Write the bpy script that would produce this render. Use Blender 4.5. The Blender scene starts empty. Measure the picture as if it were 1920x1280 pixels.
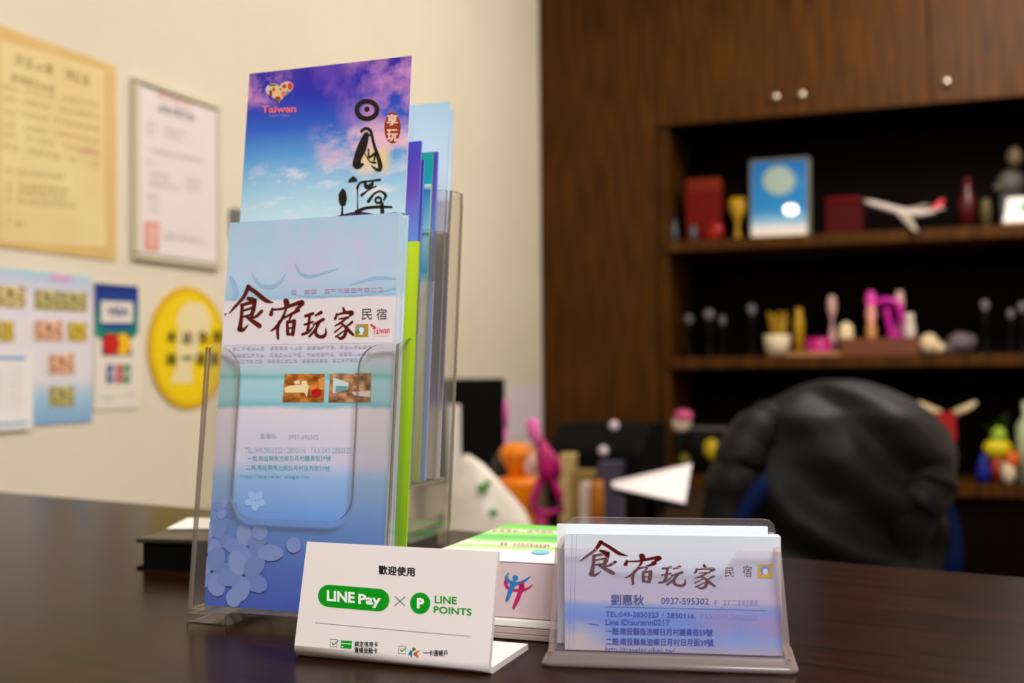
import bpy, bmesh, math, random
from mathutils import Vector, Matrix, noise

S = bpy.context.scene
COL = S.collection
random.seed(7)
R = math.radians

# ------------------------------------------------------------------ camera
ZC = 1.05                      # height of the counter top
EYE = Vector((0, 0, ZC + .125))
F = 2150.0                     # focal length in pixels of the 1920 wide frame
cam = bpy.data.cameras.new('camera')
cam_ob = bpy.data.objects.new('camera', cam)
COL.objects.link(cam_ob)
cam.sensor_width = 36
cam.lens = 36 * F / 1920
cam.clip_start = .01
CM = Matrix.Rotation(R(90 + 1.36), 4, 'X') @ Matrix.Rotation(R(-.5), 4, 'Z')
cam_ob.matrix_world = Matrix.Translation(EYE) @ CM
cam.dof.use_dof = True
cam.dof.focus_distance = .52
cam.dof.aperture_fstop = 8.0
S.camera = cam_ob

# ------------------------------------------------------------------ light
S.view_settings.view_transform = 'Standard'
S.view_settings.look = 'None'
S.view_settings.gamma = 1
S.view_settings.use_curve_mapping = False
S.view_settings.exposure = 0.0
S.cycles.transparent_max_bounces = 32
S.cycles.max_bounces = 10

W = bpy.data.worlds.new('world')
S.world = W
W.use_nodes = True
W.node_tree.nodes['Background'].inputs[0].default_value = (1, .88, .72, 1)
W.node_tree.nodes['Background'].inputs[1].default_value = .12


def area(name, loc, size, power, col, target=None, sy=None):
    l = bpy.data.lights.new(name, 'AREA')
    l.energy = power
    l.color = col
    l.size = size
    if sy:
        l.shape = 'RECTANGLE'
        l.size_y = sy
    o = bpy.data.objects.new(name, l)
    COL.objects.link(o)
    o.location = loc
    if target is not None:
        o.rotation_euler = (Vector(target) - Vector(loc)).to_track_quat('-Z', 'Y').to_euler()
    return o


def point_light(name, loc, radius, power, col):
    l = bpy.data.lights.new(name, 'POINT')
    l.energy = power
    l.color = col
    l.shadow_soft_size = radius
    o = bpy.data.objects.new(name, l)
    COL.objects.link(o)
    o.location = loc
    return o


area('ceiling_lamp_front', (.35, -.85, 2.5), .8, 56, (1, .975, .965), (.0, .5, 1.05))
area('ceiling_lamp_counter', (.25, .75, 2.56), .5, 15, (1, .94, .86))
point_light('office_fill_light', (1.25, 2.5, 2.46), .16, 62, (1, .96, .90))  # unseen point light, added for even light on wall and cupboard
area('ceiling_spot', (-.075, 1.832, 2.5), .06, 1.0, (1, .93, .82), (.885, 3.65, 1.64), .042)
bpy.data.lights['ceiling_spot'].shape = 'ELLIPSE'

# ------------------------------------------------------------------ pixels to places
M3 = CM.to_3x3()


def ray(x, y):
    return M3 @ Vector(((x - 960) / F, -(y - 640) / F, -1))


def onpl(x, y, p, n):
    d = ray(x, y)
    return EYE + d * ((Vector(p) - EYE).dot(n) / d.dot(n))


def onz(x, y, z=ZC):
    d = ray(x, y)
    return EYE + d * ((z - EYE.z) / d.z)


def atY(x, y, Y):
    d = ray(x, y)
    return EYE + d * (Y / d.y)


def ZM(x0, y0, s):
    """pixel of an enlarged crop -> pixel of the frame"""
    return lambda x, y: (x0 + x / s, y0 + y / s)


# ------------------------------------------------------------------ materials
def lin(c):
    return tuple(((v / 255) / 12.92 if v / 255 <= .04045 else ((v / 255 + .055) / 1.055) ** 2.4) for v in c) + (1,)


MATS = {}


def mat(name, rgb, rough=.5, metal=0.0, spec=.3, trans=0.0):
    if name in MATS:
        return MATS[name]
    m = bpy.data.materials.new(name)
    m.use_nodes = True
    b = m.node_tree.nodes['Principled BSDF']
    b.inputs['Base Color'].default_value = lin(rgb)
    b.inputs['Roughness'].default_value = rough
    b.inputs['Metallic'].default_value = metal
    b.inputs['Specular IOR Level'].default_value = spec
    if trans:
        b.inputs['Transmission Weight'].default_value = trans
    MATS[name] = m
    return m


def nodes(m):
    return m.node_tree.nodes, m.node_tree.links, m.node_tree.nodes['Principled BSDF']


def ramp(nt, stops, interp='LINEAR'):
    r = nt.nodes.new('ShaderNodeValToRGB')
    r.color_ramp.interpolation = interp
    el = r.color_ramp.elements
    while len(el) > 1:
        el.remove(el[-1])
    el[0].position, el[0].color = stops[0][0], lin(stops[0][1])
    for p, c in stops[1:]:
        e = el.new(p)
        e.color = lin(c)
    return r


def noisy(name, c1, c2, scale=8, rough=.6, stretch=(1, 1, 1), bump=0.0, detail=6, spec=.5, lo=.35, hi=.65):
    """two tone noise in object space, optionally stretched (wood grain, paper, cloth)"""
    if name in MATS:
        return MATS[name]
    m = mat(name, c1, rough, 0, spec)
    N, L, b = nodes(m)
    tc = N.new('ShaderNodeTexCoord')
    mp = N.new('ShaderNodeMapping')
    mp.inputs['Scale'].default_value = stretch
    nz = N.new('ShaderNodeTexNoise')
    nz.inputs['Scale'].default_value = scale
    nz.inputs['Detail'].default_value = detail
    rp = ramp(m.node_tree, [(lo, c1), (hi, c2)])
    L.new(tc.outputs['Object'], mp.inputs[0])
    L.new(mp.outputs[0], nz.inputs['Vector'])
    L.new(nz.outputs['Fac'], rp.inputs[0])
    L.new(rp.outputs[0], b.inputs['Base Color'])
    if bump:
        bp = N.new('ShaderNodeBump')
        bp.inputs['Strength'].default_value = bump
        bp.inputs['Distance'].default_value = .01
        L.new(nz.outputs['Fac'], bp.inputs['Height'])
        L.new(bp.outputs[0], b.inputs['Normal'])
    return m


def acrylic(name, tint, gloss=.05, haze=0.0, edge=.5, hazecol=(235, 225, 225), rough=.06):
    """thin clear plastic: see-through, glossy towards grazing angles, optional diffuse haze"""
    m = bpy.data.materials.new(name)
    m.use_nodes = True
    N, L = m.node_tree.nodes, m.node_tree.links
    N.remove(N['Principled BSDF'])
    out = N['Material Output']
    tr = N.new('ShaderNodeBsdfTransparent')
    tr.inputs[0].default_value = lin(tint)
    gl = N.new('ShaderNodeBsdfGlossy')
    gl.inputs['Roughness'].default_value = rough
    df = N.new('ShaderNodeBsdfDiffuse')
    df.inputs[0].default_value = lin(hazecol)
    lw = N.new('ShaderNodeLayerWeight')
    lw.inputs[0].default_value = .5
    pw = N.new('ShaderNodeMath')
    pw.operation = 'POWER'
    pw.inputs[1].default_value = 4
    mu = N.new('ShaderNodeMath')
    mu.operation = 'MULTIPLY_ADD'
    mu.inputs[1].default_value = edge
    mu.inputs[2].default_value = gloss
    L.new(lw.outputs['Facing'], pw.inputs[0])
    L.new(pw.outputs[0], mu.inputs[0])
    mh = N.new('ShaderNodeMixShader')
    mh.inputs[0].default_value = haze
    L.new(tr.outputs[0], mh.inputs[1])
    L.new(df.outputs[0], mh.inputs[2])
    mx = N.new('ShaderNodeMixShader')
    L.new(mu.outputs[0], mx.inputs[0])
    L.new(mh.outputs[0], mx.inputs[1])
    L.new(gl.outputs[0], mx.inputs[2])
    L.new(mx.outputs[0], out.inputs[0])
    MATS[name] = m
    return m


def printed(name, stops, warp=.03, wscale=3.0, rough=.35, spec=.35, cloud=None, interp='LINEAR', wstretch=(1, 1, 1)):
    """a printed sheet: colours run along the sheet's own height (UV v), wavy; cloud = (colour, scale, lo, hi, [(v, strength)])"""
    m = mat(name, stops[0][1], rough, 0, spec)
    N, L, b = nodes(m)
    uv = N.new('ShaderNodeUVMap')
    mp = N.new('ShaderNodeMapping')
    mp.inputs['Scale'].default_value = wstretch
    L.new(uv.outputs[0], mp.inputs[0])
    nz = N.new('ShaderNodeTexNoise')
    nz.inputs['Scale'].default_value = wscale
    nz.inputs['Detail'].default_value = 3
    L.new(mp.outputs[0], nz.inputs['Vector'])
    sp = N.new('ShaderNodeSeparateXYZ')
    L.new(uv.outputs[0], sp.inputs[0])
    ma = N.new('ShaderNodeMath')
    ma.operation = 'MULTIPLY_ADD'
    ma.inputs[1].default_value = warp * 2
    L.new(nz.outputs['Fac'], ma.inputs[0])
    su = N.new('ShaderNodeMath')
    su.operation = 'SUBTRACT'
    su.inputs[1].default_value = warp
    L.new(sp.outputs['Y'], su.inputs[0])
    L.new(su.outputs[0], ma.inputs[2])
    rp = ramp(m.node_tree, stops, interp)
    L.new(ma.outputs[0], rp.inputs[0])
    last = rp.outputs[0]
    for (col, sc, lo, hi, mask, st) in (cloud or []):
        m2 = N.new('ShaderNodeMapping')
        m2.inputs['Scale'].default_value = st
        m2.inputs['Location'].default_value = (lo * 7, hi * 3, 0)
        L.new(uv.outputs[0], m2.inputs[0])
        n2 = N.new('ShaderNodeTexNoise')
        n2.inputs['Scale'].default_value = sc
        n2.inputs['Detail'].default_value = 7
        n2.inputs['Roughness'].default_value = .6
        L.new(m2.outputs[0], n2.inputs['Vector'])
        mr = N.new('ShaderNodeMapRange')
        mr.inputs['From Min'].default_value = lo
        mr.inputs['From Max'].default_value = hi
        L.new(n2.outputs['Fac'], mr.inputs['Value'])
        # where on the sheet: mask = (u0, v0, u1, v1) soft box
        u0, v0, u1, v1 = mask
        prod = mr.outputs[0]
        for ax, a, c in (('X', u0, u1), ('Y', v0, v1)):
            mid, half = (a + c) / 2, (c - a) / 2
            d = N.new('ShaderNodeMath')
            d.operation = 'SUBTRACT'
            L.new(sp.outputs[ax], d.inputs[0])
            d.inputs[1].default_value = mid
            ab = N.new('ShaderNodeMath')
            ab.operation = 'ABSOLUTE'
            L.new(d.outputs[0], ab.inputs[0])
            r2 = N.new('ShaderNodeMapRange')
            r2.inputs['From Min'].default_value = half
            r2.inputs['From Max'].default_value = half * .45
            L.new(ab.outputs[0], r2.inputs['Value'])
            mm = N.new('ShaderNodeMath')
            mm.operation = 'MULTIPLY'
            L.new(prod, mm.inputs[0])
            L.new(r2.outputs[0], mm.inputs[1])
            prod = mm.outputs[0]
        mix = N.new('ShaderNodeMix')
        mix.data_type = 'RGBA'
        L.new(prod, mix.inputs[0])
        L.new(last, mix.inputs[6])
        mix.inputs[7].default_value = lin(col)
        last = mix.outputs[2]
    L.new(last, b.inputs['Base Color'])
    return m


# ------------------------------------------------------------------ mesh helpers
class MB:
    """collects shapes and links them as ONE mesh object with one material slot per material"""

    def __init__(s):
        s.v, s.f, s.mi, s.mats, s.sm, s.uv = [], [], [], [], [], {}

    def m(s, material):
        if material not in s.mats:
            s.mats.append(material)
        return s.mats.index(material)

    def face(s, pts, material, smooth=False, uv=None):
        b = len(s.v)
        s.v += [tuple(p) for p in pts]
        s.f.append(list(range(b, b + len(pts))))
        s.mi.append(s.m(material))
        s.sm.append(smooth)
        if uv:
            s.uv[len(s.f) - 1] = uv

    def grid(s, rows, material, closed=False, smooth=True, cap0=False, cap1=False):
        n = len(rows[0])
        b = len(s.v)
        for r in rows:
            s.v += [tuple(p) for p in r]
        k = s.m(material)
        for i in range(len(rows) - 1):
            for j in range(n if closed else n - 1):
                j2 = (j + 1) % n
                s.f.append([b + i * n + j, b + i * n + j2, b + (i + 1) * n + j2, b + (i + 1) * n + j])
                s.mi.append(k)
                s.sm.append(smooth)
        if cap0:
            s.f.append([b + j for j in reversed(range(n))])
            s.mi.append(k)
            s.sm.append(False)
        if cap1:
            s.f.append([b + (len(rows) - 1) * n + j for j in range(n)])
            s.mi.append(k)
            s.sm.append(False)

    def box(s, a, c, material, front=None, top=None):
        x0, y0, z0 = a
        x1, y1, z1 = c
        P = lambda x, y, z: (x, y, z)
        s.face([P(x0, y0, z0), P(x1, y0, z0), P(x1, y0, z1), P(x0, y0, z1)], front or material)
        s.face([P(x1, y1, z0), P(x0, y1, z0), P(x0, y1, z1), P(x1, y1, z1)], material)
        s.face([P(x0, y1, z0), P(x0, y0, z0), P(x0, y0, z1), P(x0, y1, z1)], material)
        s.face([P(x1, y0, z0), P(x1, y1, z0), P(x1, y1, z1), P(x1, y0, z1)], material)
        s.face([P(x0, y0, z1), P(x1, y0, z1), P(x1, y1, z1), P(x0, y1, z1)], top or material)
        s.face([P(x0, y1, z0), P(x1, y1, z0), P(x1, y0, z0), P(x0, y0, z0)], material)

    def plate(s, poly, d, mface, medge=None, smooth=False):
        """flat polygon extruded along vector d; rim faces get the edge material"""
        poly = [Vector(p) for p in poly]
        d = Vector(d)
        s.face(poly, mface)
        s.face([p + d for p in reversed(poly)], mface)
        n = len(poly)
        for i in range(n):
            a, c = poly[i], poly[(i + 1) % n]
            s.face([c, a, a + d, c + d], medge or mface, smooth)

    def tube(s, pts, rad, material, n=10, flat=1.0):
        pts = [Vector(p) for p in pts]
        rows = []
        for i, p in enumerate(pts):
            t = (pts[min(i + 1, len(pts) - 1)] - pts[max(i - 1, 0)]).normalized()
            up = Vector((0, 0, 1)) if abs(t.z) < .9 else Vector((1, 0, 0))
            a = t.cross(up).normalized()
            c = a.cross(t).normalized()
            r = rad[i] if isinstance(rad, (list, tuple)) else rad
            rows.append([p + a * math.cos(q) * r + c * math.sin(q) * r * flat for q in [2 * math.pi * k / n for k in range(n)]])
        s.grid(rows, material, True, True, True, True)

    def lathe(s, prof, material, at=(0, 0, 0), n=24, sx=1.0, sy=1.0):
        x, y, z = at
        rows = [[(x + r * sx * math.cos(2 * math.pi * k / n), y + r * sy * math.sin(2 * math.pi * k / n), z + h) for k in range(n)] for r, h in prof]
        s.grid(rows, material, True, True, prof[0][0] > 1e-5, prof[-1][0] > 1e-5)

    def blob(s, c, r, material, n=16, bump=0.0, seed=0):
        rx, ry, rz = (r, r, r) if not isinstance(r, (tuple, list)) else r
        rows = []
        for i in range(n // 2 + 1):
            th = math.pi * i / (n // 2)
            row = []
            for k in range(n):
                ph = 2 * math.pi * k / n
                d = Vector((math.sin(th) * math.cos(ph), math.sin(th) * math.sin(ph), -math.cos(th)))
                q = 1 + (bump * noise.noise(d * 2.2 + Vector((seed, seed, 0))) if bump else 0)
                row.append((c[0] + d.x * rx * q, c[1] + d.y * ry * q, c[2] + d.z * rz * q))
            rows.append(row)
        s.grid(rows, material, True, True)

    def build(s, name, parent=None, matrix=None, bevel=0.0, seg=2):
        me = bpy.data.meshes.new(name)
        me.from_pydata(s.v, [], s.f)
        for m_ in s.mats:
            me.materials.append(m_)
        for p, k, sm in zip(me.polygons, s.mi, s.sm):
            p.material_index = k
            p.use_smooth = sm
        if s.uv:
            ul = me.uv_layers.new(name='UVMap')
            for fi, uv in s.uv.items():
                for li, c in zip(me.polygons[fi].loop_indices, uv):
                    ul.data[li].uv = c
        bm = bmesh.new()
        bm.from_mesh(me)
        bmesh.ops.remove_doubles(bm, verts=bm.verts, dist=1e-6)
        bm.to_mesh(me)
        bm.free()
        me.update()
        o = bpy.data.objects.new(name, me)
        COL.objects.link(o)
        if parent is not None:
            o.parent = parent
        if matrix is not None:
            o.matrix_world = matrix
        if bevel:
            b = o.modifiers.new('soft_edge', 'BEVEL')
            b.width = bevel
            b.segments = seg
            b.limit_method = 'ANGLE'
            b.angle_limit = R(40)
        return o


def tag(o, label, cat, group=None, kind=None):
    o['label'] = label
    o['category'] = cat
    if group:
        o['group'] = group
    if kind:
        o['kind'] = kind
    return o


def thing(name, label, cat, origin, ang=0.0, group=None):
    o = bpy.data.objects.new(name, None)
    o.empty_display_size = .05
    COL.objects.link(o)
    o.matrix_world = Matrix.Translation(Vector(origin)) @ Matrix.Rotation(R(ang), 4, 'Z')
    return tag(o, label, cat, group)


class Fr:
    """an upright frame: origin on a surface, u to the right, w to the back, z up"""

    def __init__(s, o, ang):
        s.o = Vector(o)
        s.ang = ang
        s.e1 = Vector((math.cos(R(ang)), math.sin(R(ang)), 0))
        s.e2 = Vector((-math.sin(R(ang)), math.cos(R(ang)), 0))

    def P(s, u, w, z):
        return s.o + s.e1 * u + s.e2 * w + Vector((0, 0, z))

    def uz(s, x, y, w=0.0):
        p = onpl(x, y, s.o + s.e2 * w, s.e2) - s.o
        return p.dot(s.e1), p.z

    def matrix(s, u=0, w=0, z=0):
        return Matrix.Translation(s.P(u, w, z)) @ Matrix.Rotation(R(s.ang), 4, 'Z')


# ------------------------------------------------------------------ flat prints
def catmull(pts, n=8):
    out = []
    for i in range(len(pts) - 1):
        p0, p1, p2, p3 = pts[max(i - 1, 0)], pts[i], pts[i + 1], pts[min(i + 2, len(pts) - 1)]
        for k in range(n):
            t = k / n
            out.append(tuple(.5 * ((2 * b) + (c - a) * t + (2 * a - 5 * b + 4 * c - d) * t * t + (3 * b - a - 3 * c + d) * t ** 3)
                             for a, b, c, d in zip(p0, p1, p2, p3)))
    out.append(tuple(pts[-1]))
    return out


TEXTS = {}


def text_shape(s, bold=0.0, spacing=1.0):
    key = (s, bold, spacing)
    if key not in TEXTS:
        cu = bpy.data.curves.new('lettering', 'FONT')
        cu.body = s
        cu.size = 1
        cu.offset = bold
        cu.space_character = spacing
        cu.resolution_u = 3
        cu.fill_mode = 'FRONT'
        o = bpy.data.objects.new('lettering', cu)
        COL.objects.link(o)
        dg = bpy.context.evaluated_depsgraph_get()
        me = bpy.data.meshes.new_from_object(o.evaluated_get(dg))
        vs = [(v.co.x, v.co.y) for v in me.vertices]
        fs = [tuple(p.vertices) for p in me.polygons]
        bpy.data.objects.remove(o)
        bpy.data.curves.remove(cu)
        bpy.data.meshes.remove(me)
        TEXTS[key] = (vs, fs)
    return TEXTS[key]


class Sheet:
    """a thin flat sheet with its own axes (u right, v up, n to the viewer); prints are laid on its front face"""

    def __init__(s, O, U, V, w, h, t, mfront, mback=None, corner=0.0):
        s.O, s.U, s.V = Vector(O), Vector(U).normalized(), Vector(V).normalized()
        s.N = s.U.cross(s.V).normalized()
        s.V = s.N.cross(s.U)
        s.w, s.h, s.t = w, h, t
        s.mb = MB()
        if w:
            mb = mback or mfront
            if corner:
                c = corner
                poly = []
                for cx, cy, a0 in ((w - c, c, -90), (w - c, h - c, 0), (c, h - c, 90), (c, c, 180)):
                    poly += [(cx + c * math.cos(R(a0 + q)), cy + c * math.sin(R(a0 + q))) for q in range(0, 91, 15)]
            else:
                poly = [(0, 0), (w, 0), (w, h), (0, h)]
            s.mb.face([(x, y, 0) for x, y in poly], mfront, False, [(x / w, y / h) for x, y in poly])
            s.mb.face([(x, y, -t) for x, y in reversed(poly)], mb)
            for i in range(len(poly)):
                a, c2 = poly[i], poly[(i + 1) % len(poly)]
                s.mb.face([(c2[0], c2[1], 0), (a[0], a[1], 0), (a[0], a[1], -t), (c2[0], c2[1], -t)], mb)
        s.zm = lambda x, y: (x, y)
        s.lift = .00012

    def q(s, x, y):
        p = onpl(*s.zm(x, y), s.O, s.N) - s.O
        return p.dot(s.U), p.dot(s.V)

    def poly(s, pts, material, lay=1, uv=False):
        P = [s.q(*p) for p in pts]
        s.polyuv(P, material, lay, uv)

    def polyuv(s, P, material, lay=1, uv=False):
        if s.w:                                        # nothing is printed past the edge of the sheet
            for ax, lim, sg in ((0, 0, 1), (0, s.w, -1), (1, 0, 1), (1, s.h, -1)):
                Q = []
                for i in range(len(P)):
                    a, c = P[i - 1], P[i]
                    ia, ic = (a[ax] - lim) * sg >= 0, (c[ax] - lim) * sg >= 0
                    if ia != ic:
                        f = (lim - a[ax]) / (c[ax] - a[ax])
                        Q.append((a[0] + (c[0] - a[0]) * f, a[1] + (c[1] - a[1]) * f))
                    if ic:
                        Q.append(c)
                P = Q
                if len(P) < 3:
                    return
        area2 = sum(P[i][0] * P[(i + 1) % len(P)][1] - P[(i + 1) % len(P)][0] * P[i][1] for i in range(len(P)))
        if area2 < 0:
            P = P[::-1]
        x0, x1 = min(p[0] for p in P), max(p[0] for p in P)
        y0, y1 = min(p[1] for p in P), max(p[1] for p in P)
        s.mb.face([(x, y, s.lift * lay) for x, y in P], material, False,
                  [((x - x0) / (x1 - x0), (y - y0) / (y1 - y0)) for x, y in P] if uv else None)

    def rect(s, x0, y0, x1, y1, material, lay=1, uv=False, dy=0.0):
        s.poly([(x0, y0), (x1, y0 + dy), (x1, y1 + dy), (x0, y1)], material, lay, uv)

    def ell(s, cx, cy, rx, ry, material, lay=1, n=28, rot=0.0):
        c, sn = math.cos(R(rot)), math.sin(R(rot))
        s.poly([(cx + rx * math.cos(a) * c - ry * math.sin(a) * sn, cy + rx * math.cos(a) * sn + ry * math.sin(a) * c)
                for a in [2 * math.pi * k / n for k in range(n)]], material, lay)

    def stroke(s, pts, material, lay=1, n=6, cap=True):
        """brush stroke: (x, y, width) control points"""
        pts = catmull([tuple(map(float, p)) for p in pts], n)
        L_, R_ = [], []
        for i, (x, y, w) in enumerate(pts):
            a, b = pts[max(i - 1, 0)], pts[min(i + 1, len(pts) - 1)]
            dx, dy = b[0] - a[0], b[1] - a[1]
            d = math.hypot(dx, dy) or 1
            w = max(w, .5) / 2
            L_.append(s.q(x - dy / d * w, y + dx / d * w))
            R_.append(s.q(x + dy / d * w, y - dx / d * w))
        for i in range(len(pts) - 1):
            s.polyuv([L_[i], L_[i + 1], R_[i + 1], R_[i]], material, lay)
        if cap:
            for x, y, w in (pts[0], pts[-1]):
                s.ell(x, y, w / 2, w / 2, material, lay + .25, 10)

    def fat(s, string, bl, br, h, material, lay, f, spacing=1.0):
        """heavier lettering: the same letters printed again, shifted by f"""
        for k, (dx, dy) in enumerate(((-f, 0), (f, 0), (0, -f * .6), (0, f * .6))):
            lay += .2
            s.text(string, (bl[0] + dx, bl[1] + dy), (br[0] + dx, br[1] + dy), h, material, lay, 0, spacing)

    def text(s, string, bl, br, h, material, lay=1, bold=0.0, spacing=1.0):
        """lettering whose outline box runs from bl to br (bottom corners) and is h high"""
        vs, fs = text_shape(string, bold, spacing)
        if not vs:
            return
        x0, x1 = min(v[0] for v in vs), max(v[0] for v in vs)
        y0, y1 = min(v[1] for v in vs), max(v[1] for v in vs)
        A, B = Vector(s.q(*bl)), Vector(s.q(*br))
        C_ = Vector(s.q(bl[0], bl[1] - h))
        ex, ey = B - A, C_ - A
        k = s.mb.m(material)
        b = len(s.mb.v)
        for x, y in vs:
            p = A + ex * ((x - x0) / (x1 - x0)) + ey * ((y - y0) / (y1 - y0))
            s.mb.v.append((p.x, p.y, s.lift * lay))
        for f in fs:
            s.mb.f.append([b + i for i in f])
            s.mb.mi.append(k)
            s.mb.sm.append(False)

    def marks(s, bl, br, h, n, material, lay=1, seed=0, gaps=()):
        """a line of small unreadable writing: n little stroke clusters"""
        rnd = random.Random(seed * 31 + n)
        for i in range(n):
            if i in gaps:
                continue
            x = bl[0] + (br[0] - bl[0]) * (i + .12) / n
            y = bl[1] + (br[1] - bl[1]) * (i + .12) / n
            w = abs(br[0] - bl[0]) / n * .8
            for k in range(3):
                if rnd.random() < .85:
                    yy = y - h * (.08 + .4 * k)
                    s.rect(x, yy - h * .14, x + w, yy, material, lay)
            if rnd.random() < .8:
                xx = x + w * rnd.choice((.15, .4, .65))
                s.rect(xx, y - h, xx + w * .2, y, material, lay)

    def matrix(s):
        return Matrix(((s.U.x, s.V.x, s.N.x, s.O.x), (s.U.y, s.V.y, s.N.y, s.O.y), (s.U.z, s.V.z, s.N.z, s.O.z), (0, 0, 0, 1)))

    def build(s, name, parent=None):
        return s.mb.build(name, parent, s.matrix())


# brush lettering of the guest house, as strokes in the enlarged crop of the leaflet
LOGO = [
    [(292, 70, 46), (235, 185, 34), (150, 280, 28), (90, 350, 12)], [(285, 70, 40), (370, 130, 42), (470, 212, 44), (552, 238, 10)],
    [(290, 195, 40), (330, 205, 48)], [(226, 262, 36), (215, 400, 38), (200, 520, 52)], [(215, 266, 28), (290, 244, 36), (365, 220, 30)],
    [(357, 215, 48), (346, 300, 46), (325, 368, 42)], [(240, 322, 22), (330, 292, 26)], [(235, 388, 22), (325, 365, 26)],
    [(196, 520, 50), (232, 528, 36), (292, 470, 8)], [(432, 328, 34), (370, 385, 30), (310, 400, 20)], [(270, 388, 24), (330, 430, 42), (408, 484, 50)],
    [(690, 222, 60), (700, 268, 62)], [(545, 302, 24), (530, 362, 44)],
    [(550, 312, 20), (660, 300, 26), (760, 262, 36), (862, 234, 48), (830, 280, 34), (785, 308, 12)],
    [(690, 310, 22), (640, 420, 30), (580, 500, 30), (525, 540, 10)], [(616, 440, 28), (600, 530, 32), (605, 618, 26)],
    [(650, 406, 24), (720, 372, 26), (820, 318, 36)], [(757, 345, 20), (722, 430, 22)], [(702, 440, 28), (706, 560, 36)],
    [(702, 450, 22), (775, 432, 30)], [(775, 432, 42), (770, 500, 40), (760, 572, 40)], [(715, 510, 18), (770, 500, 18)], [(706, 574, 26), (764, 570, 26)],
    [(895, 380, 30), (975, 352, 30)], [(940, 370, 28), (930, 460, 30), (915, 540, 30)], [(885, 470, 22), (975, 442, 22)],
    [(860, 575, 26), (930, 545, 28), (988, 480, 8)], [(1000, 375, 18), (1060, 342, 36)], [(980, 470, 18), (1082, 416, 36)],
    [(1022, 460, 22), (1000, 520, 26), (935, 595, 24)], [(1050, 440, 22), (1006, 520, 28), (1012, 580, 36), (1070, 600, 36), (1108, 570, 30), (1110, 508, 8)],
    [(1295, 298, 24), (1310, 340, 36)], [(1226, 360, 24), (1210, 410, 28)], [(1230, 366, 18), (1310, 346, 26), (1388, 346, 46), (1352, 386, 12)],
    [(1250, 412, 14), (1345, 396, 26)], [(1332, 400, 18), (1270, 450, 22), (1205, 485, 12)],
    [(1260, 450, 18), (1320, 500, 28), (1312, 580, 36), (1266, 618, 30), (1226, 590, 8)], [(1290, 482, 14), (1205, 550, 18)],
    [(1310, 532, 14), (1215, 600, 18)], [(1390, 442, 26), (1330, 492, 18)], [(1322, 490, 20), (1360, 540, 34), (1400, 578, 26)],
]

# ------------------------------------------------------------------ shared materials
M_wall = noisy('wall_paint', (227, 217, 197), (222, 211, 190), 3, .7, bump=.02)
M_ceil = mat('ceiling_paint', (230, 222, 208), .8)
M_floor = noisy('floor_tile', (120, 104, 88), (104, 90, 76), 4, .4)
M_counter = noisy('counter_wood', (21, 7, 2), (42, 18, 5), 5, .24, (2, 34, 34), spec=.05)
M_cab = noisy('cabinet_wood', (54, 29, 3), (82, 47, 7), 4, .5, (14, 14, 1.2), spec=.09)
M_cabin = noisy('cabinet_inside_shade', (9, 4, 2), (12, 6, 3), 4, .7, (14, 14, 1.2), spec=.04)  # cupboard wood darkened in colour for the shade inside the shelves
M_knob = mat('knob_metal', (225, 215, 195), .25, .9)
M_black = mat('black_plastic', (12, 12, 13), .4)
M_blackm = mat('black_matt', (5, 5, 6), .7, 0, .1)
M_paper = mat('paper_white', (238, 234, 232), .6)
M_sign = mat('white_acrylic', (236, 228, 226), .22)
M_clear = acrylic('clear_acrylic', (251, 250, 248), .025, .012, .5)
M_edge = acrylic('acrylic_rim', (150, 138, 126), .16, .30, .5, (190, 176, 160))
M_milky = acrylic('reflection_veil_acrylic', (252, 250, 252), .022, .045, .4, (244, 236, 244), .12)  # diffuse white mixed in as the pale reflection veil over the cards
M_milkedge = acrylic('milky_acrylic_rim', (238, 226, 220), .05, .26, .35, (236, 214, 206), .25)
M_foot = acrylic('milky_acrylic_foot', (248, 236, 234), .04, .2, .3, (250, 226, 222), .25)
M_red = mat('ink_maroon', (92, 8, 6), .4)
M_ink = mat('ink_black', (18, 14, 14), .5)

# ------------------------------------------------------------------ the room
aw = R(21)
EW = Vector((math.sin(aw), math.cos(aw), 0))          # along the papered wall, away from the camera
NW = Vector((math.cos(aw), -math.sin(aw), 0))         # out of the papered wall
PW = Vector((-.66, 2.0, 0))
COR = PW + EW * 2.128                                 # corner of wall and cupboard
CAB = Fr((COR.x, COR.y, 0), -20.3)                    # cupboard face: u to the right, w into the cupboard
HC = 2.6


def struct(name, mb, matrix=None, label=None):
    o = mb.build(name, None, matrix)
    o['kind'] = 'structure'
    if label:
        o['label'] = label
    return o


FW = Fr((PW.x, PW.y, 0), 69)                          # u along EW, w to the left (behind the wall surface)
m = MB(); m.box((-3.2, 0, 0), (2.55, .12, HC), M_wall); struct('wall_left', m, FW.matrix(), 'cream painted wall hung with notices and stickers')
m = MB(); m.box((-.2, .37, 0), (3.3, .49, HC), M_wall); struct('wall_back', m, CAB.matrix(), 'cream wall behind the brown cupboard')
m = MB(); m.box((3.3, -4.6, 0), (3.42, .5, HC), M_wall); struct('wall_right', m, CAB.matrix(), 'cream wall closing the room on the right')
m = MB(); m.box((-3, -3, -.06), (5, 5, 0), M_floor); struct('floor', m, None, 'brown grey tiled floor')
m = MB(); m.box((-3, -3, HC), (5, 5, HC + .08), M_ceil); struct('ceiling', m, None, 'off-white ceiling')

# counter: the back edge runs away to the left until it meets the papered wall
CT = Fr((0, .87, 0), -32.48)
k = thing('reception_counter', 'dark brown glossy reception counter carrying the leaflet and card holders', 'counter', (0, .87, 0), -32.48)
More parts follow.
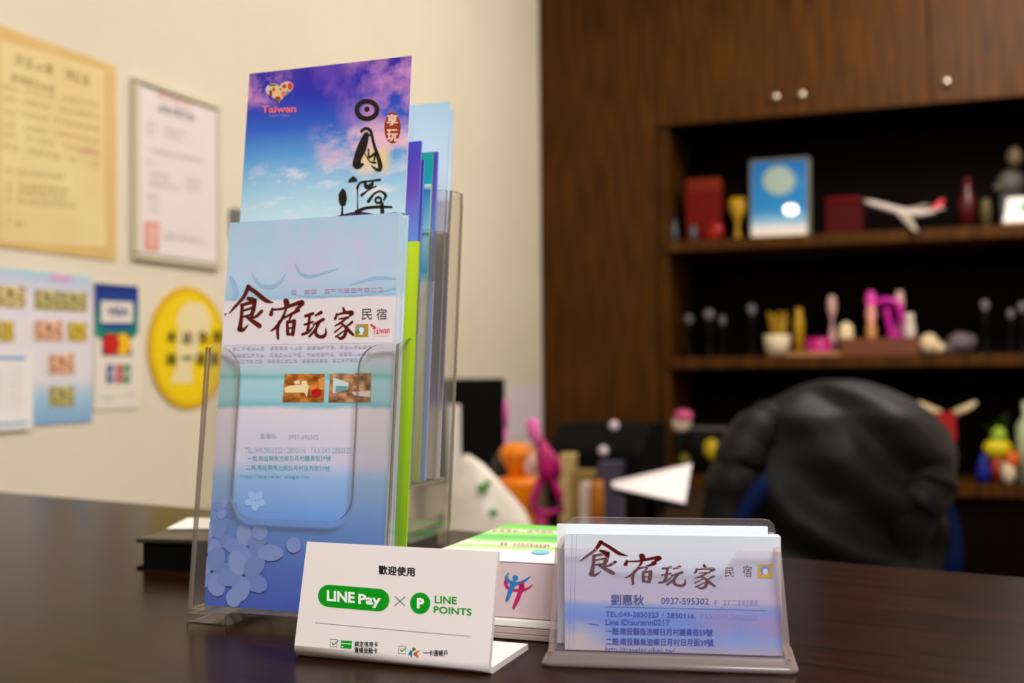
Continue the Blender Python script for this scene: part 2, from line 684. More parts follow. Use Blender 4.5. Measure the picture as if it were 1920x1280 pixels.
# left end cut along the papered wall
def counter_end(w):
    # u where the line w = const meets the wall
    a = CT.P(0, w, 0) - PW
    return -a.dot(NW) / CT.e1.dot(NW) + .004
def slab(mb, w0, w1, z0, z1, m_, r=.0):
    poly = [(counter_end(w0), w0), (.95, w0), (.95, w1), (counter_end(w1), w1)]
    mb.plate([(u, w, z0) for u, w in reversed(poly)], (0, 0, z1 - z0), m_, m_)
m = MB(); slab(m, -.56, 0, ZC - .04, ZC, M_counter); m.build('worktop', k, bevel=.003)
m = MB(); slab(m, -.52, -.49, 0.0, ZC - .041, M_counter); m.build('front_panel', k)
m = MB(); slab(m, -.06, -.035, 0.0, ZC - .041, M_counter); m.build('back_panel', k)
for o in k.children:
    o.matrix_world = CT.matrix()

# ------------------------------------------------------------------ cupboard
cup = thing('cupboard', 'tall dark brown built-in cupboard with three open shelves and upper doors', 'cupboard', CAB.o, CAB.ang)
ZB = 1.987                                             # lower edge of the upper doors
def part(name, parent, mb, bevel=0.0, fr=CAB):
    o = mb.build(name, parent, None, bevel)
    return o
CW = 1.80
m = MB(); m.box((.001, 0, 0), (.408, .02, HC - .002), M_cab); d = part('tall_door', cup, m, .002)
for (a, c, kx) in ((.411, .845, .815), (.848, 1.281, .897), (1.284, 1.717, 1.331)):
    m = MB(); m.box((a, 0, ZB), (c, .02, HC - .002), M_cab); d = part('door', cup, m, .002)
    m = MB()
    m.tube([(kx, 0, 2.046), (kx, -.012, 2.046)], .005, M_knob, 10)
    m.blob((kx, -.02, 2.046), (.012, .009, .012), M_knob, 14)
    part('knob', d, m)
m = MB(); m.box((1.72, 0, 0), (CW, .02, HC - .002), M_cab); part('end_panel', cup, m)
m = MB(); m.box((.411, .021, 0), (.449, .36, ZB - .001), M_cab); part('upright', cup, m)
m = MB(); m.box((1.722, .021, 0), (1.76, .36, ZB), M_cab); part('upright', cup, m)
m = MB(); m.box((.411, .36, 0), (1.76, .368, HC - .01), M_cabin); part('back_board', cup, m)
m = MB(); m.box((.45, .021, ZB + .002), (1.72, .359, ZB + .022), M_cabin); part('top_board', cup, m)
SH = (1.598, 1.208, .81)
for z in SH:
    m = MB(); m.box((.45, .0, z - .037), (1.72, .359, z), M_cab); part('shelf', cup, m, .002)
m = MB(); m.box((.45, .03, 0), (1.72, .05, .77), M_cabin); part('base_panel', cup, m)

# ------------------------------------------------------------------ papers on the wall
def wq(x, y, off=.0):
    p = onpl(x, y, PW + NW * off, NW) - PW
    return p.dot(EW), p.z


def wall_sheet(s0, z0, w, h, mfront, t=.0015, off=.0035, **kw):
    O = PW + EW * s0 + NW * off
    O.z = z0
    return Sheet(O, EW, Vector((0, 0, 1)), w, h, t, mfront, M_paper, **kw)


M_yel = noisy('aged_paper', (226, 200, 140), (232, 212, 152), 6, .6)
M_yelb = noisy('aged_border', (216, 178, 104), (222, 186, 116), 12, .6)
M_olive = mat('ink_olive', (150, 120, 40), .6)
M_faint = mat('ink_faint', (200, 172, 112), .6)
M_pink = mat('ink_pink', (226, 150, 128), .6)
s = wall_sheet(-.345, 1.365, .297, .334, M_yelb)
s.lift = .0006
s.zm = ZM(0, 40, 1224 / 440)
s.poly([(0, 95), (540, 255), (550, 1180), (0, 1150)], M_yel)
s.marks((70, 225), (280, 288), 46, 4, M_olive, 2, 1); s.marks((335, 300), (465, 345), 46, 3, M_olive, 2, 2)
s.marks((55, 310), (285, 378), 32, 6, M_olive, 2, 3)
for i, (y, n) in enumerate(((355, 13), (415, 14), (480, 15), (545, 15), (600, 13), (665, 12))):
    s.marks((10, y), (520, y + 100), 26, n, M_faint, 2, i + 5, (2, 7))
s.marks((400, 690), (520, 715), 32, 4, M_pink, 2, 9)
for i, (y, x1) in enumerate(((800, 330), (870, 350), (905, 340), (950, 390), (1055, 120))):
    s.marks((30, y - 5), (x1, y + 25), 26, int(x1 / 30), M_faint, 2, i + 20, (1,))
for y in (70, 96):
    pass
tag(s.build('certificate'), 'yellowed certificate with brown border on the cream wall', 'certificate')

M_lil = mat('paper_lilac', (233, 222, 222), .5)
M_greyink = mat('ink_grey', (186, 172, 166), .6)
M_frame = mat('pale_frame', (216, 206, 180), .6)
t = thing('framed_certificate', 'white certificate with red seal in a thin pale frame on the wall', 'certificate', PW + EW * 0 + NW * .004 + Vector((0, 0, 1.376)), 69)
fz0, fz1, fs0, fs1 = 1.372, 1.691, -.008, .243
m = MB()
for a, c in (((fs0, -.012, fz0), (fs1, 0, fz0 + .008)), ((fs0, -.012, fz1 - .008), (fs1, 0, fz1)), ((fs0, -.012, fz0 + .011), (fs0 + .011, 0, fz1 - .011)), ((fs1 - .011, -.012, fz0 + .011), (fs1, 0, fz1 - .011))):
    m.box(a, c, M_frame)
m.build('frame', t, FW.matrix(0, -.001, 0), bevel=.002)
s = wall_sheet(fs0 + .012, fz0 + .012, fs1 - fs0 - .024, fz1 - fz0 - .024, M_lil, off=.008)
s.lift = .0006
s.zm = ZM(0, 40, 1224 / 440)
s.marks((815, 395), (1015, 465), 28, 8, M_pink, 1, 1)
s.marks((820, 470), (1018, 530), 40, 5, M_ink, 1, 2)
for i, (x0, y0, x1, dy, h, n) in enumerate(((765, 545, 815, 12, 24, 2), (765, 590, 815, 12, 24, 2), (850, 570, 970, 25, 18, 6), (850, 605, 940, 18, 18, 5), (765, 680, 1060, 60, 20, 14), (765, 745, 820, 10, 20, 2),
                                        (780, 800, 885, 15, 16, 6), (780, 830, 885, 15, 16, 6), (780, 860, 930, 20, 16, 8), (975, 840, 1045, 12, 20, 4), (975, 880, 1045, 12, 20, 4), (765, 915, 825, 8, 16, 3), (775, 950, 825, 8, 16, 3), (775, 985, 825, 8, 16, 3), (850, 1135, 1060, 25, 26, 9))):
    s.marks((x0, y0), (x1, y0 + dy), h, n, M_greyink, 1, i + 3)
s.poly([(752, 1040), (830, 1050), (828, 1200), (752, 1192)], M_pink, 1)
s.poly([(768, 1062), (815, 1068), (814, 1178), (768, 1172)], mat('seal_light', (232, 180, 168), .6), 2)
s.build('sheet', t)

# blue room poster (two sheets, the white page laid over its left half)
M_post = printed('poster_print', [(0, (128, 170, 215)), (.18, (165, 200, 225)), (.3, (228, 222, 228)), (.8, (230, 222, 232)), (.93, (200, 205, 228)), (1, (170, 215, 225))], .04, 2)
s = wall_sheet(-.36, 1.094, .253, .24, M_post)
s.lift = .0005
s.zm = ZM(0, 480, 1656 / 440)
ph = {}
def photo(name, c1, c2, sc=5):
    if name not in ph:
        mm = mat(name, c1, .4)
        N, L, b = nodes(mm)
        uvn = N.new('ShaderNodeUVMap')
        nz = N.new('ShaderNodeTexNoise')
        nz.inputs['Scale'].default_value = sc
        rp = ramp(mm.node_tree, [(.35, c1), (.5, c2), (.68, tuple(min(255, int(v * 1.25) + 20) for v in c2))])
        L.new(uvn.outputs[0], nz.inputs['Vector']); L.new(nz.outputs['Fac'], rp.inputs[0]); L.new(rp.outputs[0], b.inputs['Base Color'])
        ph[name] = mm
    return ph[name]
A = photo('photo_room_a', (120, 100, 40), (196, 170, 120)); B = photo('photo_room_b', (110, 100, 60), (170, 160, 100))
C1 = photo('photo_room_c', (150, 80, 40), (214, 160, 130)); D1 = photo('photo_room_d', (140, 110, 10), (190, 165, 60))
for (x0, y0, x1, y1, mm, dy) in ((-40, 205, 178, 355, A, 12), (240, 235, 420, 375, B, 12), (425, 250, 612, 385, B, 8), (5, 455, 95, 600, D1, 5), (-60, 455, 0, 600, A, 5), (240, 455, 440, 595, C1, 5), (475, 465, 612, 600, D1, 2),
                                 (340, 695, 520, 835, C1, -4), (345, 918, 520, 1060, B, 0)):
    s.rect(x0, y0, x1, y1, mm, 2, True, dy)
s.rect(355, 125, 505, 170, mat('ink_magenta_pale', (220, 170, 215), .5), 2, False, 10)
tag(s.build('poster'), 'pale blue poster of small room photos low on the wall', 'poster')
s = wall_sheet(-.36, 1.089, .117, .115, M_paper, off=.0075)
s.lift = .0005
s.zm = ZM(0, 480, 1656 / 440)
s.rect(-200, 705, 180, 732, mat('ink_blue_bar', (125, 165, 215), .5), 1, False, 0)
for i in range(8):
    s.marks((-100, 800 + i * 38), (165, 800 + i * 38), 14, 9, mat('ink_pale', (214, 204, 200), .6), 1, i, (4,))
s.poly([(-200, 1188), (195, 1165), (195, 1180), (-200, 1215)], mat('ink_blue_bar', (125, 165, 215), .5), 1)
tag(s.build('notice'), 'white page with blue header lapped over the blue poster', 'notice')

# card sticker
M_stk = mat('sticker_white', (232, 222, 210), .5)
s = wall_sheet(-.102, 1.112, .116, .214, M_stk)
s.lift = .0005
s.zm = ZM(0, 480, 1656 / 440)
M_vis = printed('sticker_blue_green', [(0, (20, 150, 110)), (.45, (10, 110, 120)), (.75, (20, 60, 150)), (1, (16, 40, 120))], .02, 2)
s.poly([(650, 188), (975, 214), (975, 540), (935, 585), (710, 585), (668, 560), (660, 500)], M_vis, 1, True)
s.poly([(710, 315), (935, 325), (935, 470), (710, 470)], M_stk, 2)
s.poly([(710, 478), (935, 478), (935, 515), (710, 515)], mat('ink_royal', (22, 60, 150), .5), 2)
s.text('VISA', (750, 425), (905, 425), 68, mat('ink_navy', (52, 60, 140), .5), 3, .03)
s.poly([(720, 545), (925, 545), (925, 700), (720, 700)], mat('ink_darknavy', (28, 36, 90), .5), 2)
s.ell(862, 622, 62, 76, mat('ink_yellow', (238, 190, 20), .5), 3)
s.ell(778, 622, 62, 76, mat('ink_red', (200, 30, 24), .5), 4)
for x, c, ch in ((750, (30, 70, 150), 'J'), (815, (190, 50, 50), 'C'), (870, (20, 130, 60), 'B')):
    mm = mat('ink_stripe_' + ch, c, .5)
    s.poly([(x, 770), (x + 48, 762), (x + 48, 885), (x, 900)], mm, 2)
    s.text(ch, (x + 10, 858), (x + 38, 858), 55, M_stk, 3, .02)
s.marks((700, 1020), (800, 1020), 30, 4, mat('ink_greenpale', (180, 205, 170), .6), 1, 4)
s.marks((860, 1000), (965, 985), 26, 5, mat('ink_pinkpale', (222, 188, 176), .6), 1, 5)
tag(s.build('card_sticker'), 'payment card sticker with blue green top half beside the yellow disc', 'sticker')

# yellow round sign
M_sun = mat('sign_yellow', (240, 208, 10), .5)
M_sunr = mat('sign_amber', (222, 178, 8), .5)
oc = wq(352, 652)
O = PW + EW * oc[0] + NW * .0045
O.z = oc[1]
s = Sheet(O, EW, (0, 0, 1), 0, 0, .002, M_sun)
ring = [(.117 * math.cos(R(a)), .114 * math.sin(R(a))) for a in range(0, 360, 8)]
s.mb.face([(x, y, 0) for x, y in ring], M_sunr)
s.mb.face([(x, y, -.003) for x, y in reversed(ring)], M_sunr)
for i in range(len(ring)):
    a, c = ring[i], ring[(i + 1) % len(ring)]
    s.mb.face([(c[0], c[1], 0), (a[0], a[1], 0), (a[0], a[1], -.003), (c[0], c[1], -.003)], M_sunr)
s.lift = .0006
s.polyuv([(x * .9, y * .9) for x, y in ring], M_sun, 1)
M_cr = mat('sign_cream', (236, 220, 170), .5)
s.zm = ZM(270, 530, 819 / 160)
s.poly([(340, 260), (420, 180), (560, 200), (640, 330), (620, 470), (520, 560), (520, 700), (450, 780), (460, 960), (250, 960), (320, 780), (310, 600), (330, 480), (310, 350)], M_cr, 2)
M_ol = mat('ink_olivegreen', (104, 90, 10), .5)
for ch, x, y in (('本', 258, 575), ('店', 408, 585), ('免', 560, 580), ('用', 695, 580), ('統', 258, 790), ('一', 410, 735), ('發', 540, 790), ('票', 670, 790)):
    h = 30 if ch == '一' else 115
    s.fat(ch, (x - 45, y), (x + 45, y), h, M_ol, 3, 6)
tag(s.build('round_sign'), 'round yellow sign with dark lettering on the wall behind the leaflet holder', 'sign')

# small grey switch behind the holder and a white page by the corner
a = wq(430, 390); c = wq(475, 450)
m = MB(); m.box((a[0], -.012, c[1]), (c[0], 0, a[1]), mat('grey_plastic', (120, 118, 116), .4)); m.box((a[0] + .012, -.016, c[1] + .02), (c[0] - .012, -.012, a[1] - .02), mat('grey_plastic_light', (150, 148, 145), .4))
tag(m.build('wall_switch', None, FW.matrix(0, -.0005, 0), bevel=.002), 'grey wall switch mostly hidden behind the pale blue leaflets', 'switch')
a = wq(950, 722); c = wq(1014, 812)
s = wall_sheet(a[0], c[1], c[0] - a[0], a[1] - c[1], mat('paper_cool', (224, 212, 222), .6))
tag(s.build('wall_paper_sheet'), 'blank pale sheet taped to the wall next to the dark cupboard', 'paper')

# ------------------------------------------------------------------ leaflet holder
HD = Fr(onz(350, 1168), -20)
LEAN = .119
LV = Vector((0, LEAN, 1)).normalized()                 # up along the leaning panels (local)
holder = thing('leaflet_holder', 'clear stepped plastic holder full of leaflets on the counter', 'leaflet holder', HD.o, HD.ang)
HW = .1085
def lean(u, w0, z):
    return (u, w0 + LEAN * z, z)
TH = .0022
def arc(cx, cz, r, a0, a1, n=6):
    return [(cx + r * math.cos(R(a0 + (a1 - a0) * i / n)), cz + r * math.sin(R(a0 + (a1 - a0) * i / n))) for i in range(n + 1)]
# front pocket panel with its deep U cut-out
zt, zb, uL, uR = .1375, .052, .0205, .088
fp = [(0, .007), (HW, .007), (HW, .1365)] + [(HW, zt)] + arc(uR + .008, zt - .012, .012, 90, 180)[0:0] + [(uR + .016, zt)] + arc(uR + .012, zt - .012, .012, 90, 180) + \
     arc(uR - .012, zb + .012, .012, 0, -90) + arc(uL + .012, zb + .012, .012, -90, -180) + arc(uL - .014, zt - .014, .014, 0, 90) + [(0, zt)]
m = MB(); m.plate([lean(u, 0, z) for u, z in fp], (0, TH, 0), M_clear, M_edge); m.build('pocket_panel', holder)
for w0, h, z0 in ((.020, .170, .066), (.0385, .198, .066), (.0565, .2215, .066)):
    m = MB(); m.plate([lean(u, w0, z) for u, z in ((TH, z0), (HW - TH, z0), (HW - TH, h), (TH, h))], (0, .0018, 0), M_clear, M_edge); m.build('pocket_panel', holder)
zt = .2225
bp = [(0, .007), (HW, .007), (HW, zt - .008)] + arc(HW - .008, zt - .008, .008, 0, 90) + arc(.008, zt - .008, .008, 90, 180)
m = MB(); m.plate([lean(u, .0735, z) for u, z in bp], (0, TH, 0), M_clear, M_edge); m.build('back_panel', holder)
prof = [(0, .007), (.0725, .007)] + [(.0725 + LEAN * z, z) for z in (.1, .2215)] + [(.0565 + LEAN * .2215 + .001, .2215), (.0565 + LEAN * .198, .198), (.0385 + LEAN * .197, .197), (.0385 + LEAN * .171, .171),
        (.020 + LEAN * .17, .170), (.020 + LEAN * .1425, .1425), (.0165, .1372)]
for u in (0.0, HW - .0016):
    m = MB(); m.plate([(u, w + .0025, z) for w, z in prof], (.0016, 0, 0), M_clear, M_edge); m.build('side_panel', holder)
m = MB(); m.box((0, .001, .0052), (HW, .0757, .0072), M_clear); m.build('base', holder)
for w0, w1, z0 in ((.0225, .0383, .066), (.041, .0562, .066), (.059, .0733, .066)):
    m = MB(); m.plate([(TH, w0 + LEAN * z0, z0), (HW - TH, w0 + LEAN * z0, z0), (HW - TH, w1 + LEAN * z0, z0), (TH, w1 + LEAN * z0, z0)], (0, 0, .0015), M_clear, M_edge); m.build('pocket_floor', holder)
for u0 in (0, HW - .023):
    m = MB()
    m.plate([(u0, 0, 0), (u0 + .023, 0, 0), (u0 + .023, 0, .0052), (u0, 0, .0052)], (0, .0012, 0), M_clear, M_edge)
    m.plate([(u0 + .0215, .0012, 0), (u0 + .023, .0012, 0), (u0 + .023, .0012, .0052), (u0 + .0215, .0012, .0052)], (0, .07, 0), M_clear, M_edge)
    m.box((u0, .0012, 0), (u0 + .0215, .071, .0006), M_clear)
    m.build('foot', holder)

U3, V3 = HD.e1, HD.e2 * LV.y + Vector((0, 0, LV.z))


def leaf(u0, w0, z0, w, h, mf, mb=None, t=.0007, roll=0.0):
    O = HD.P(u0, w0 + LEAN * z0, z0)
    rr = Matrix.Rotation(R(roll), 3, U3.cross(V3))
    return Sheet(O, rr @ U3, rr @ V3, w, h, t, mf, mb)


def leaf_px(xr, yt, w0, z0, width, mf, mb=None, t=.0007):
    """leaflet whose right top corner shows at (xr, yt)"""
    n = U3.cross(V3)
    p = onpl(xr, yt, HD.P(0, w0, 0), n) - HD.o
    h = (p.z - z0) / LV.z
    return leaf(p.dot(HD.e1) - width, w0, z0, width, h, mf, mb, t)


# front leaflets of the guest house
M_leaf = printed('leaflet_print', [(0, (52, 88, 204)), (.10, (72, 112, 212)), (.22, (106, 152, 224)), (.33, (150, 185, 228)), (.37, (206, 204, 228)), (.50, (226, 218, 230)), (.512, (128, 190, 205)), (.53, (160, 208, 222)),
                                   (.575, (170, 212, 224)), (.585, (120, 190, 190)), (.60, (176, 208, 218)), (.64, (206, 206, 226)), (.70, (232, 224, 230)), (.787, (234, 224, 228)), (.789, (160, 200, 224)), (.85, (186, 212, 234)), (1, (168, 206, 230))], .012, 3.5,
                 cloud=[((196, 200, 232), 3.2, .45, .62, (-.2, .78, 1.2, 1.1), (1, 1.6, 1))])
M_leafb = mat('leaflet_edge', (196, 212, 228), .5)
s = leaf(.0052, .0066, .0077, .0985, .1965, M_leaf, M_leafb)
front = s
s.zm = ZM(415, 525, 1920 / 340)
s.poly([(60, 222), (1850, 196), (1815, 660), (30, 690)], mat('leaflet_band', (232, 222, 226), .4), 1)
for st in LOGO:
    s.stroke(st, M_red, 3)
s.stroke([(42, 362, 14), (55, 358, 14)], M_red, 3)
s.zm = ZM(400, 400, 1707 / 480)
M_wv = mat('ink_wave', (154, 188, 222), .4)
s.stroke([(255, 395, 6), (300, 465, 22), (370, 492, 26), (440, 462, 22), (482, 400, 6)], M_wv, 1)
s.stroke([(548, 330, 4), (578, 395, 18), (640, 420, 22), (720, 402, 14), (830, 368, 4)], M_wv, 1)
s.stroke([(920, 474, 6), (1050, 436, 20), (1130, 428, 22), (1212, 434, 10)], M_wv, 1)
s.stroke([(560, 548, 4), (800, 552, 10), (1010, 540, 14), (1212, 500, 6)], M_wv, 1)
s.stroke([(120, 430, 30), (150, 520, 40), (130, 570, 30)], M_wv, 1)
s.zm = ZM(415, 525, 1920 / 340)
M_oliv2 = mat('ink_darkolive', (70, 66, 30), .5)
s.text('民', (1490, 420), (1600, 418), 115, M_oliv2, 3)
s.text('宿', (1645, 420), (1755, 418), 118, M_oliv2, 3)
s.poly([(1425, 468), (1560, 466), (1558, 602), (1412, 604)], mat('ink_ochre', (186, 150, 20), .5), 2)
s.ell(1480, 528, 46, 42, mat('ink_skyblue', (90, 160, 220), .5), 3); s.ell(1452, 545, 20, 18, mat('ink_green', (60, 140, 60), .5), 4)
s.ell(1490, 530, 26, 30, M_paper, 5); s.ell(1450, 590, 0.1, .1, M_paper, 3)
s.poly([(1470, 560), (1500, 560), (1510, 580), (1462, 580)], M_paper, 5)
M_pnk = mat('ink_rose', (214, 60, 60), .5)
s.stroke([(1592, 475, 22), (1640, 505, 10)], M_pnk, 3)
s.text('Taiwan', (1605, 575), (1785, 560), 70, M_pnk, 3, .01)
s.marks((1620, 600), (1780, 592), 12, 10, mat('ink_rosepale', (230, 170, 160), .5), 3, 3)
M_rose2 = mat('ink_rose_lilac', (214, 168, 206), .5)
s.marks((735, 150), (1720, 118), 44, 14, M_rose2, 3, 8, (1, 4))
M_text = mat('ink_slate', (192, 188, 212), .5)
for i, (y, x1) in enumerate(((742, 1600), (815, 1590), (880, 1500))):
    s.marks((120, y), (x1, y - 20), 34, 30, M_text, 3, i + 40, (7, 15, 22))
# the two room photographs
s.zm = ZM(400, 400, 1707 / 480)
P1 = photo('photo_bedroom', (110, 52, 14), (176, 104, 34), 3); P2 = photo('photo_suite', (96, 60, 34), (168, 122, 86), 3)
M_cream = mat('ink_cream', (244, 222, 170), .5)
s.poly([(478, 1070), (745, 1070), (738, 1258), (463, 1258)], P1, 2, True)
s.poly([(475, 1165), (500, 1150), (625, 1135), (640, 1150), (625, 1225), (610, 1195), (480, 1195)], M_cream, 3)
s.poly([(540, 1120), (575, 1112), (580, 1135), (545, 1140)], M_cream, 3); s.poly([(590, 1120), (625, 1115), (628, 1138), (590, 1140)], M_cream, 3)
s.ell(690, 1195, 36, 28, mat('ink_red2', (190, 16, 24), .5), 3)
s.poly([(700, 1105), (745, 1090), (742, 1180), (705, 1170)], mat('ink_amber', (220, 150, 70), .5), 3)
s.poly([(780, 1068), (1055, 1066), (1050, 1258), (768, 1260)], P2, 2, True)
s.poly([(800, 1092), (905, 1130), (900, 1175), (800, 1200)], mat('ink_mist', (200, 222, 218), .5), 3)
s.poly([(820, 1150), (898, 1150), (898, 1180), (815, 1190)], mat('ink_teal', (110, 160, 160), .5), 4)
s.poly([(925, 1190), (1050, 1180), (1048, 1225), (940, 1215)], mat('ink_pinkwhite', (226, 204, 200), .5), 3)
# address block
s.zm = ZM(430, 790, 1920 / 310)
M_teal = mat('ink_aqua', (104, 180, 200), .5)
M_tealg = mat('ink_greyteal', (168, 188, 208), .5)
s.text('劉惠秋', (365, 200), (550, 198), 60, M_tealg, 2)
s.text('0937-595302', (690, 205), (1035, 205), 50, M_tealg, 2)
s.text('TEL:049-2850323 / 2850116   FAX:049-2850323', (180, 362), (1420, 366), 62, M_tealg, 2)
s.text('一館:南投縣魚池鄉日月村義勇街59號', (215, 460), (1180, 456), 62, M_teal, 2)
s.text('二館:南投縣魚池鄉日月村日月街39號', (200, 560), (1170, 575), 62, M_teal, 2)
s.text('http://traveler.okgo.tw', (130, 665), (935, 668), 52, M_teal, 2)
# pale blossoms
s.zm = ZM(230, 900, 1920 / 470)
M_fl = [mat('blossom_ink_%d' % q_, c_, .45) for q_, c_ in enumerate(((112, 142, 222), (132, 160, 230), (122, 150, 226), (140, 166, 232), (116, 146, 218)))]
M_fl2 = [mat('blossom_ink_pale', (156, 190, 236), .45)] * 5
def flower(cx, cy, r, a0, mm, lay):
    for kk in range(5):
        a = R(a0 + 72 * kk)
        s.ell(cx + math.cos(a) * r * .56, cy + math.sin(a) * r * .56, r * .5, r * .37, mm[kk], lay + kk * .2, 18, a0 + 72 * kk)
flower(1018, 155, 78, 20, M_fl2, 2)
flower(790, 215, 90, 50, M_fl, 3)
flower(700, 440, 150, 15, M_fl, 4.2)
flower(960, 510, 165, 40, M_fl, 5.4)
flower(690, 700, 185, 0, M_fl, 6.6)
flower(935, 730, 190, 30, M_fl, 7.8)
for x, y, rx, ry in ((1060, 400, 58, 62), (1140, 555, 100, 62), (1318, 495, 56, 60), (860, 900, 60, 70)):
    s.ell(x, y, rx, ry, M_fl[1], 9)
tag(s.build('leaflet'), 'pale blue guest house leaflet at the very front of the clear holder', 'leaflet')
M_leafs = printed('leaflet_plain', [(0, (92, 120, 210)), (.4, (190, 200, 228)), (.78, (226, 222, 232)), (.8, (180, 208, 228)), (1, (176, 210, 232))], .01, 3)
for i in range(8):
    dz = random.uniform(-.0015, .0012)
    s = leaf(.0052 + .0002 * i + random.uniform(-.0004, .0004), .0076 + .0009 * i, .0077, .0985, .1962 + dz, M_leafs, M_leafb)
    tag(s.build('leaflet'), 'pale blue guest house leaflet stacked behind the front one, only edges showing', 'leaflet', 'guest house leaflets behind the front one')
M_lime = printed('lime_print', [(0, (80, 130, 20)), (.5, (150, 190, 10)), (1, (196, 222, 40))], .04, 3)
s = leaf_px(786, 452, .0155, .0077, .097, M_lime, mat('lime_edge', (150, 180, 20), .5), .0012)
tag(s.build('leaflet'), 'lime green leaflet standing behind the pale blue stack', 'leaflet')

# purple sky leaflet
M_sky = printed('sunset_print', [(0, (150, 130, 160)), (.62, (196, 226, 234)), (.70, (160, 206, 232)), (.78, (92, 160, 220)), (.85, (50, 96, 200)), (.93, (40, 48, 176)), (1, (60, 40, 160))], .02, 2.5,
                cloud=[((206, 140, 200), 5.5, .40, .62, (.55, .80, 1.25, 1.08), (1, 2, 1)), ((206, 140, 196), 5.5, .42, .6, (-.1, .90, .30, 1.02), (1, 2, 1)), ((236, 190, 210), 4.0, .40, .56, (.38, .72, 1.2, .86), (1, 3.6, 1)),
                       ((226, 226, 238), 4.5, .50, .66, (-.2, .6, 1.2, .78), (1, 5, 1)), ((238, 210, 150), 3, .3, .5, (.7, .71, .92, .79), (1, 3, 1)), ((120, 76, 190), 5, .45, .7, (.2, .88, .9, 1.1), (1, 2, 1))])
n3 = U3.cross(V3)
pw = .0220
pr = onpl(772, 108, HD.P(0, pw, 0), n3) - HD.o
pl = onpl(468, 135, HD.P(0, pw, 0), n3) - HD.o
z0 = .0678
s = leaf(pl.dot(HD.e1), pw, z0, pr.dot(HD.e1) - pl.dot(HD.e1), ((pr.z + pl.z) / 2 - z0) / LV.z, M_sky, mat('white_edge', (226, 222, 232), .5), .0009)
s.zm = ZM(620, 170, 819 / 160)
M_brush = mat('ink_brush', (26, 22, 14), .5)
ringp = [(350 + 97 * math.cos(R(a)), 185 + 84 * math.sin(R(a)), 44) for a in range(0, 361, 20)]
s.stroke(ringp, M_brush, 2, 4)
s.ell(350, 178, 25, 25, M_brush, 2)
for st in ([(345, 425, 55), (305, 540, 88), (262, 650, 74), (258, 715, 78), (318, 706, 14)], [(298, 390, 24), (340, 360, 26), (388, 388, 28), (384, 425, 14), (345, 420, 8)],
           [(392, 400, 28), (420, 520, 26), (460, 640, 36), (480, 735, 42), (452, 760, 28), (395, 718, 8)], [(366, 560, 14), (372, 640, 18), (430, 602, 22), (412, 690, 12)], [(330, 600, 6), (380, 678, 10), (432, 690, 18)],
           [(115, 1110, 12), (110, 1225, 30)], [(258, 935, 24), (290, 882, 18), (380, 866, 14), (475, 855, 22)], [(260, 930, 14), (262, 1050, 8), (262, 1130, 12)],
           [(330, 878, 26), (350, 925, 38), (398, 900, 34), (402, 870, 14)], [(300, 1002, 26), (370, 950, 10), (438, 915, 14)], [(365, 1062, 30), (420, 990, 18), (480, 965, 16), (530, 1002, 26), (512, 1050, 14)],
           [(460 + 28 * math.cos(R(a)), 1050 + 28 * math.sin(R(a)), 20) for a in range(0, 361, 40)], [(252, 1165, 40), (330, 1128, 26), (450, 1115, 26), (588, 1116, 18)], [(495, 1080, 30), (500, 1195, 42)]):
    s.stroke(st, M_brush, 3)
s.poly([(165, 882), (190, 840), (222, 820), (250, 842), (262, 872), (210, 876)], M_brush, 3)
s.poly([(120, 935), (150, 970), (160, 1040), (145, 1100), (105, 1108), (82, 1070), (78, 1000), (95, 965)], M_brush, 3)
s.poly([(-20, 1225), (120, 1185), (240, 1158), (330, 1165), (450, 1190), (620, 1165), (740, 1180), (745, 1400), (-20, 1400)], mat('ink_plum', (70, 40, 96), .5), 1)
s.ell(595, 355, 78, 150, mat('seal_red', (156, 52, 22), .5), 2)
M_sealw = mat('seal_text', (244, 206, 190), .5)
s.fat('享', (545, 335), (645, 335), 105, M_sealw, 3, 4)
s.fat('玩', (545, 490), (645, 490), 115, M_sealw, 3, 4)
# heart emblem
s.zm = ZM(460, 130, 1792 / 140)
heart = []
for a in range(0, 360, 10):
    t_ = R(a)
    hx, hy = 16 * math.sin(t_) ** 3, 13 * math.cos(t_) - 5 * math.cos(2 * t_) - 2 * math.cos(3 * t_) - math.cos(4 * t_)
    heart.append((820 + hx * 21, 520 - hy * 17 - hx * 3))
s.poly(heart, mat('heart_outline', (222, 190, 190), .5), 2)
s.poly([(820 + (x - 820) * .86, 530 + (y - 530) * .86) for x, y in heart], mat('heart_fill', (226, 190, 140), .5), 3)
for x, y, rx, ry, c in ((620, 590, 32, 90, (110, 50, 50)), (690, 490, 40, 40, (206, 70, 40)), (660, 385, 90, 26, (104, 120, 20)), (790, 710, 70, 60, (150, 78, 16)), (1085, 410, 55, 85, (214, 60, 50)),
                        (950, 410, 50, 50, (160, 70, 70)), (1030, 560, 46, 40, (60, 160, 180)), (860, 480, 28, 22, (90, 110, 80)), (930, 590, 60, 70, (214, 120, 110)), (540, 480, 40, 50, (200, 200, 220))):
    s.ell(x, y, rx, ry, mat('heart_%d' % x, c, .5), 4, 14)
s.text('Taiwan', (395, 1060), (1230, 1035), 175, mat('ink_coral', (236, 110, 130), .5), 3, .03)
s.marks((570, 1160), (1080, 1145), 60, 12, mat('ink_lavender', (150, 150, 220), .5), 3, 2)
tag(s.build('leaflet'), 'tall purple sunset leaflet with black brush lettering, second row of the holder', 'leaflet')

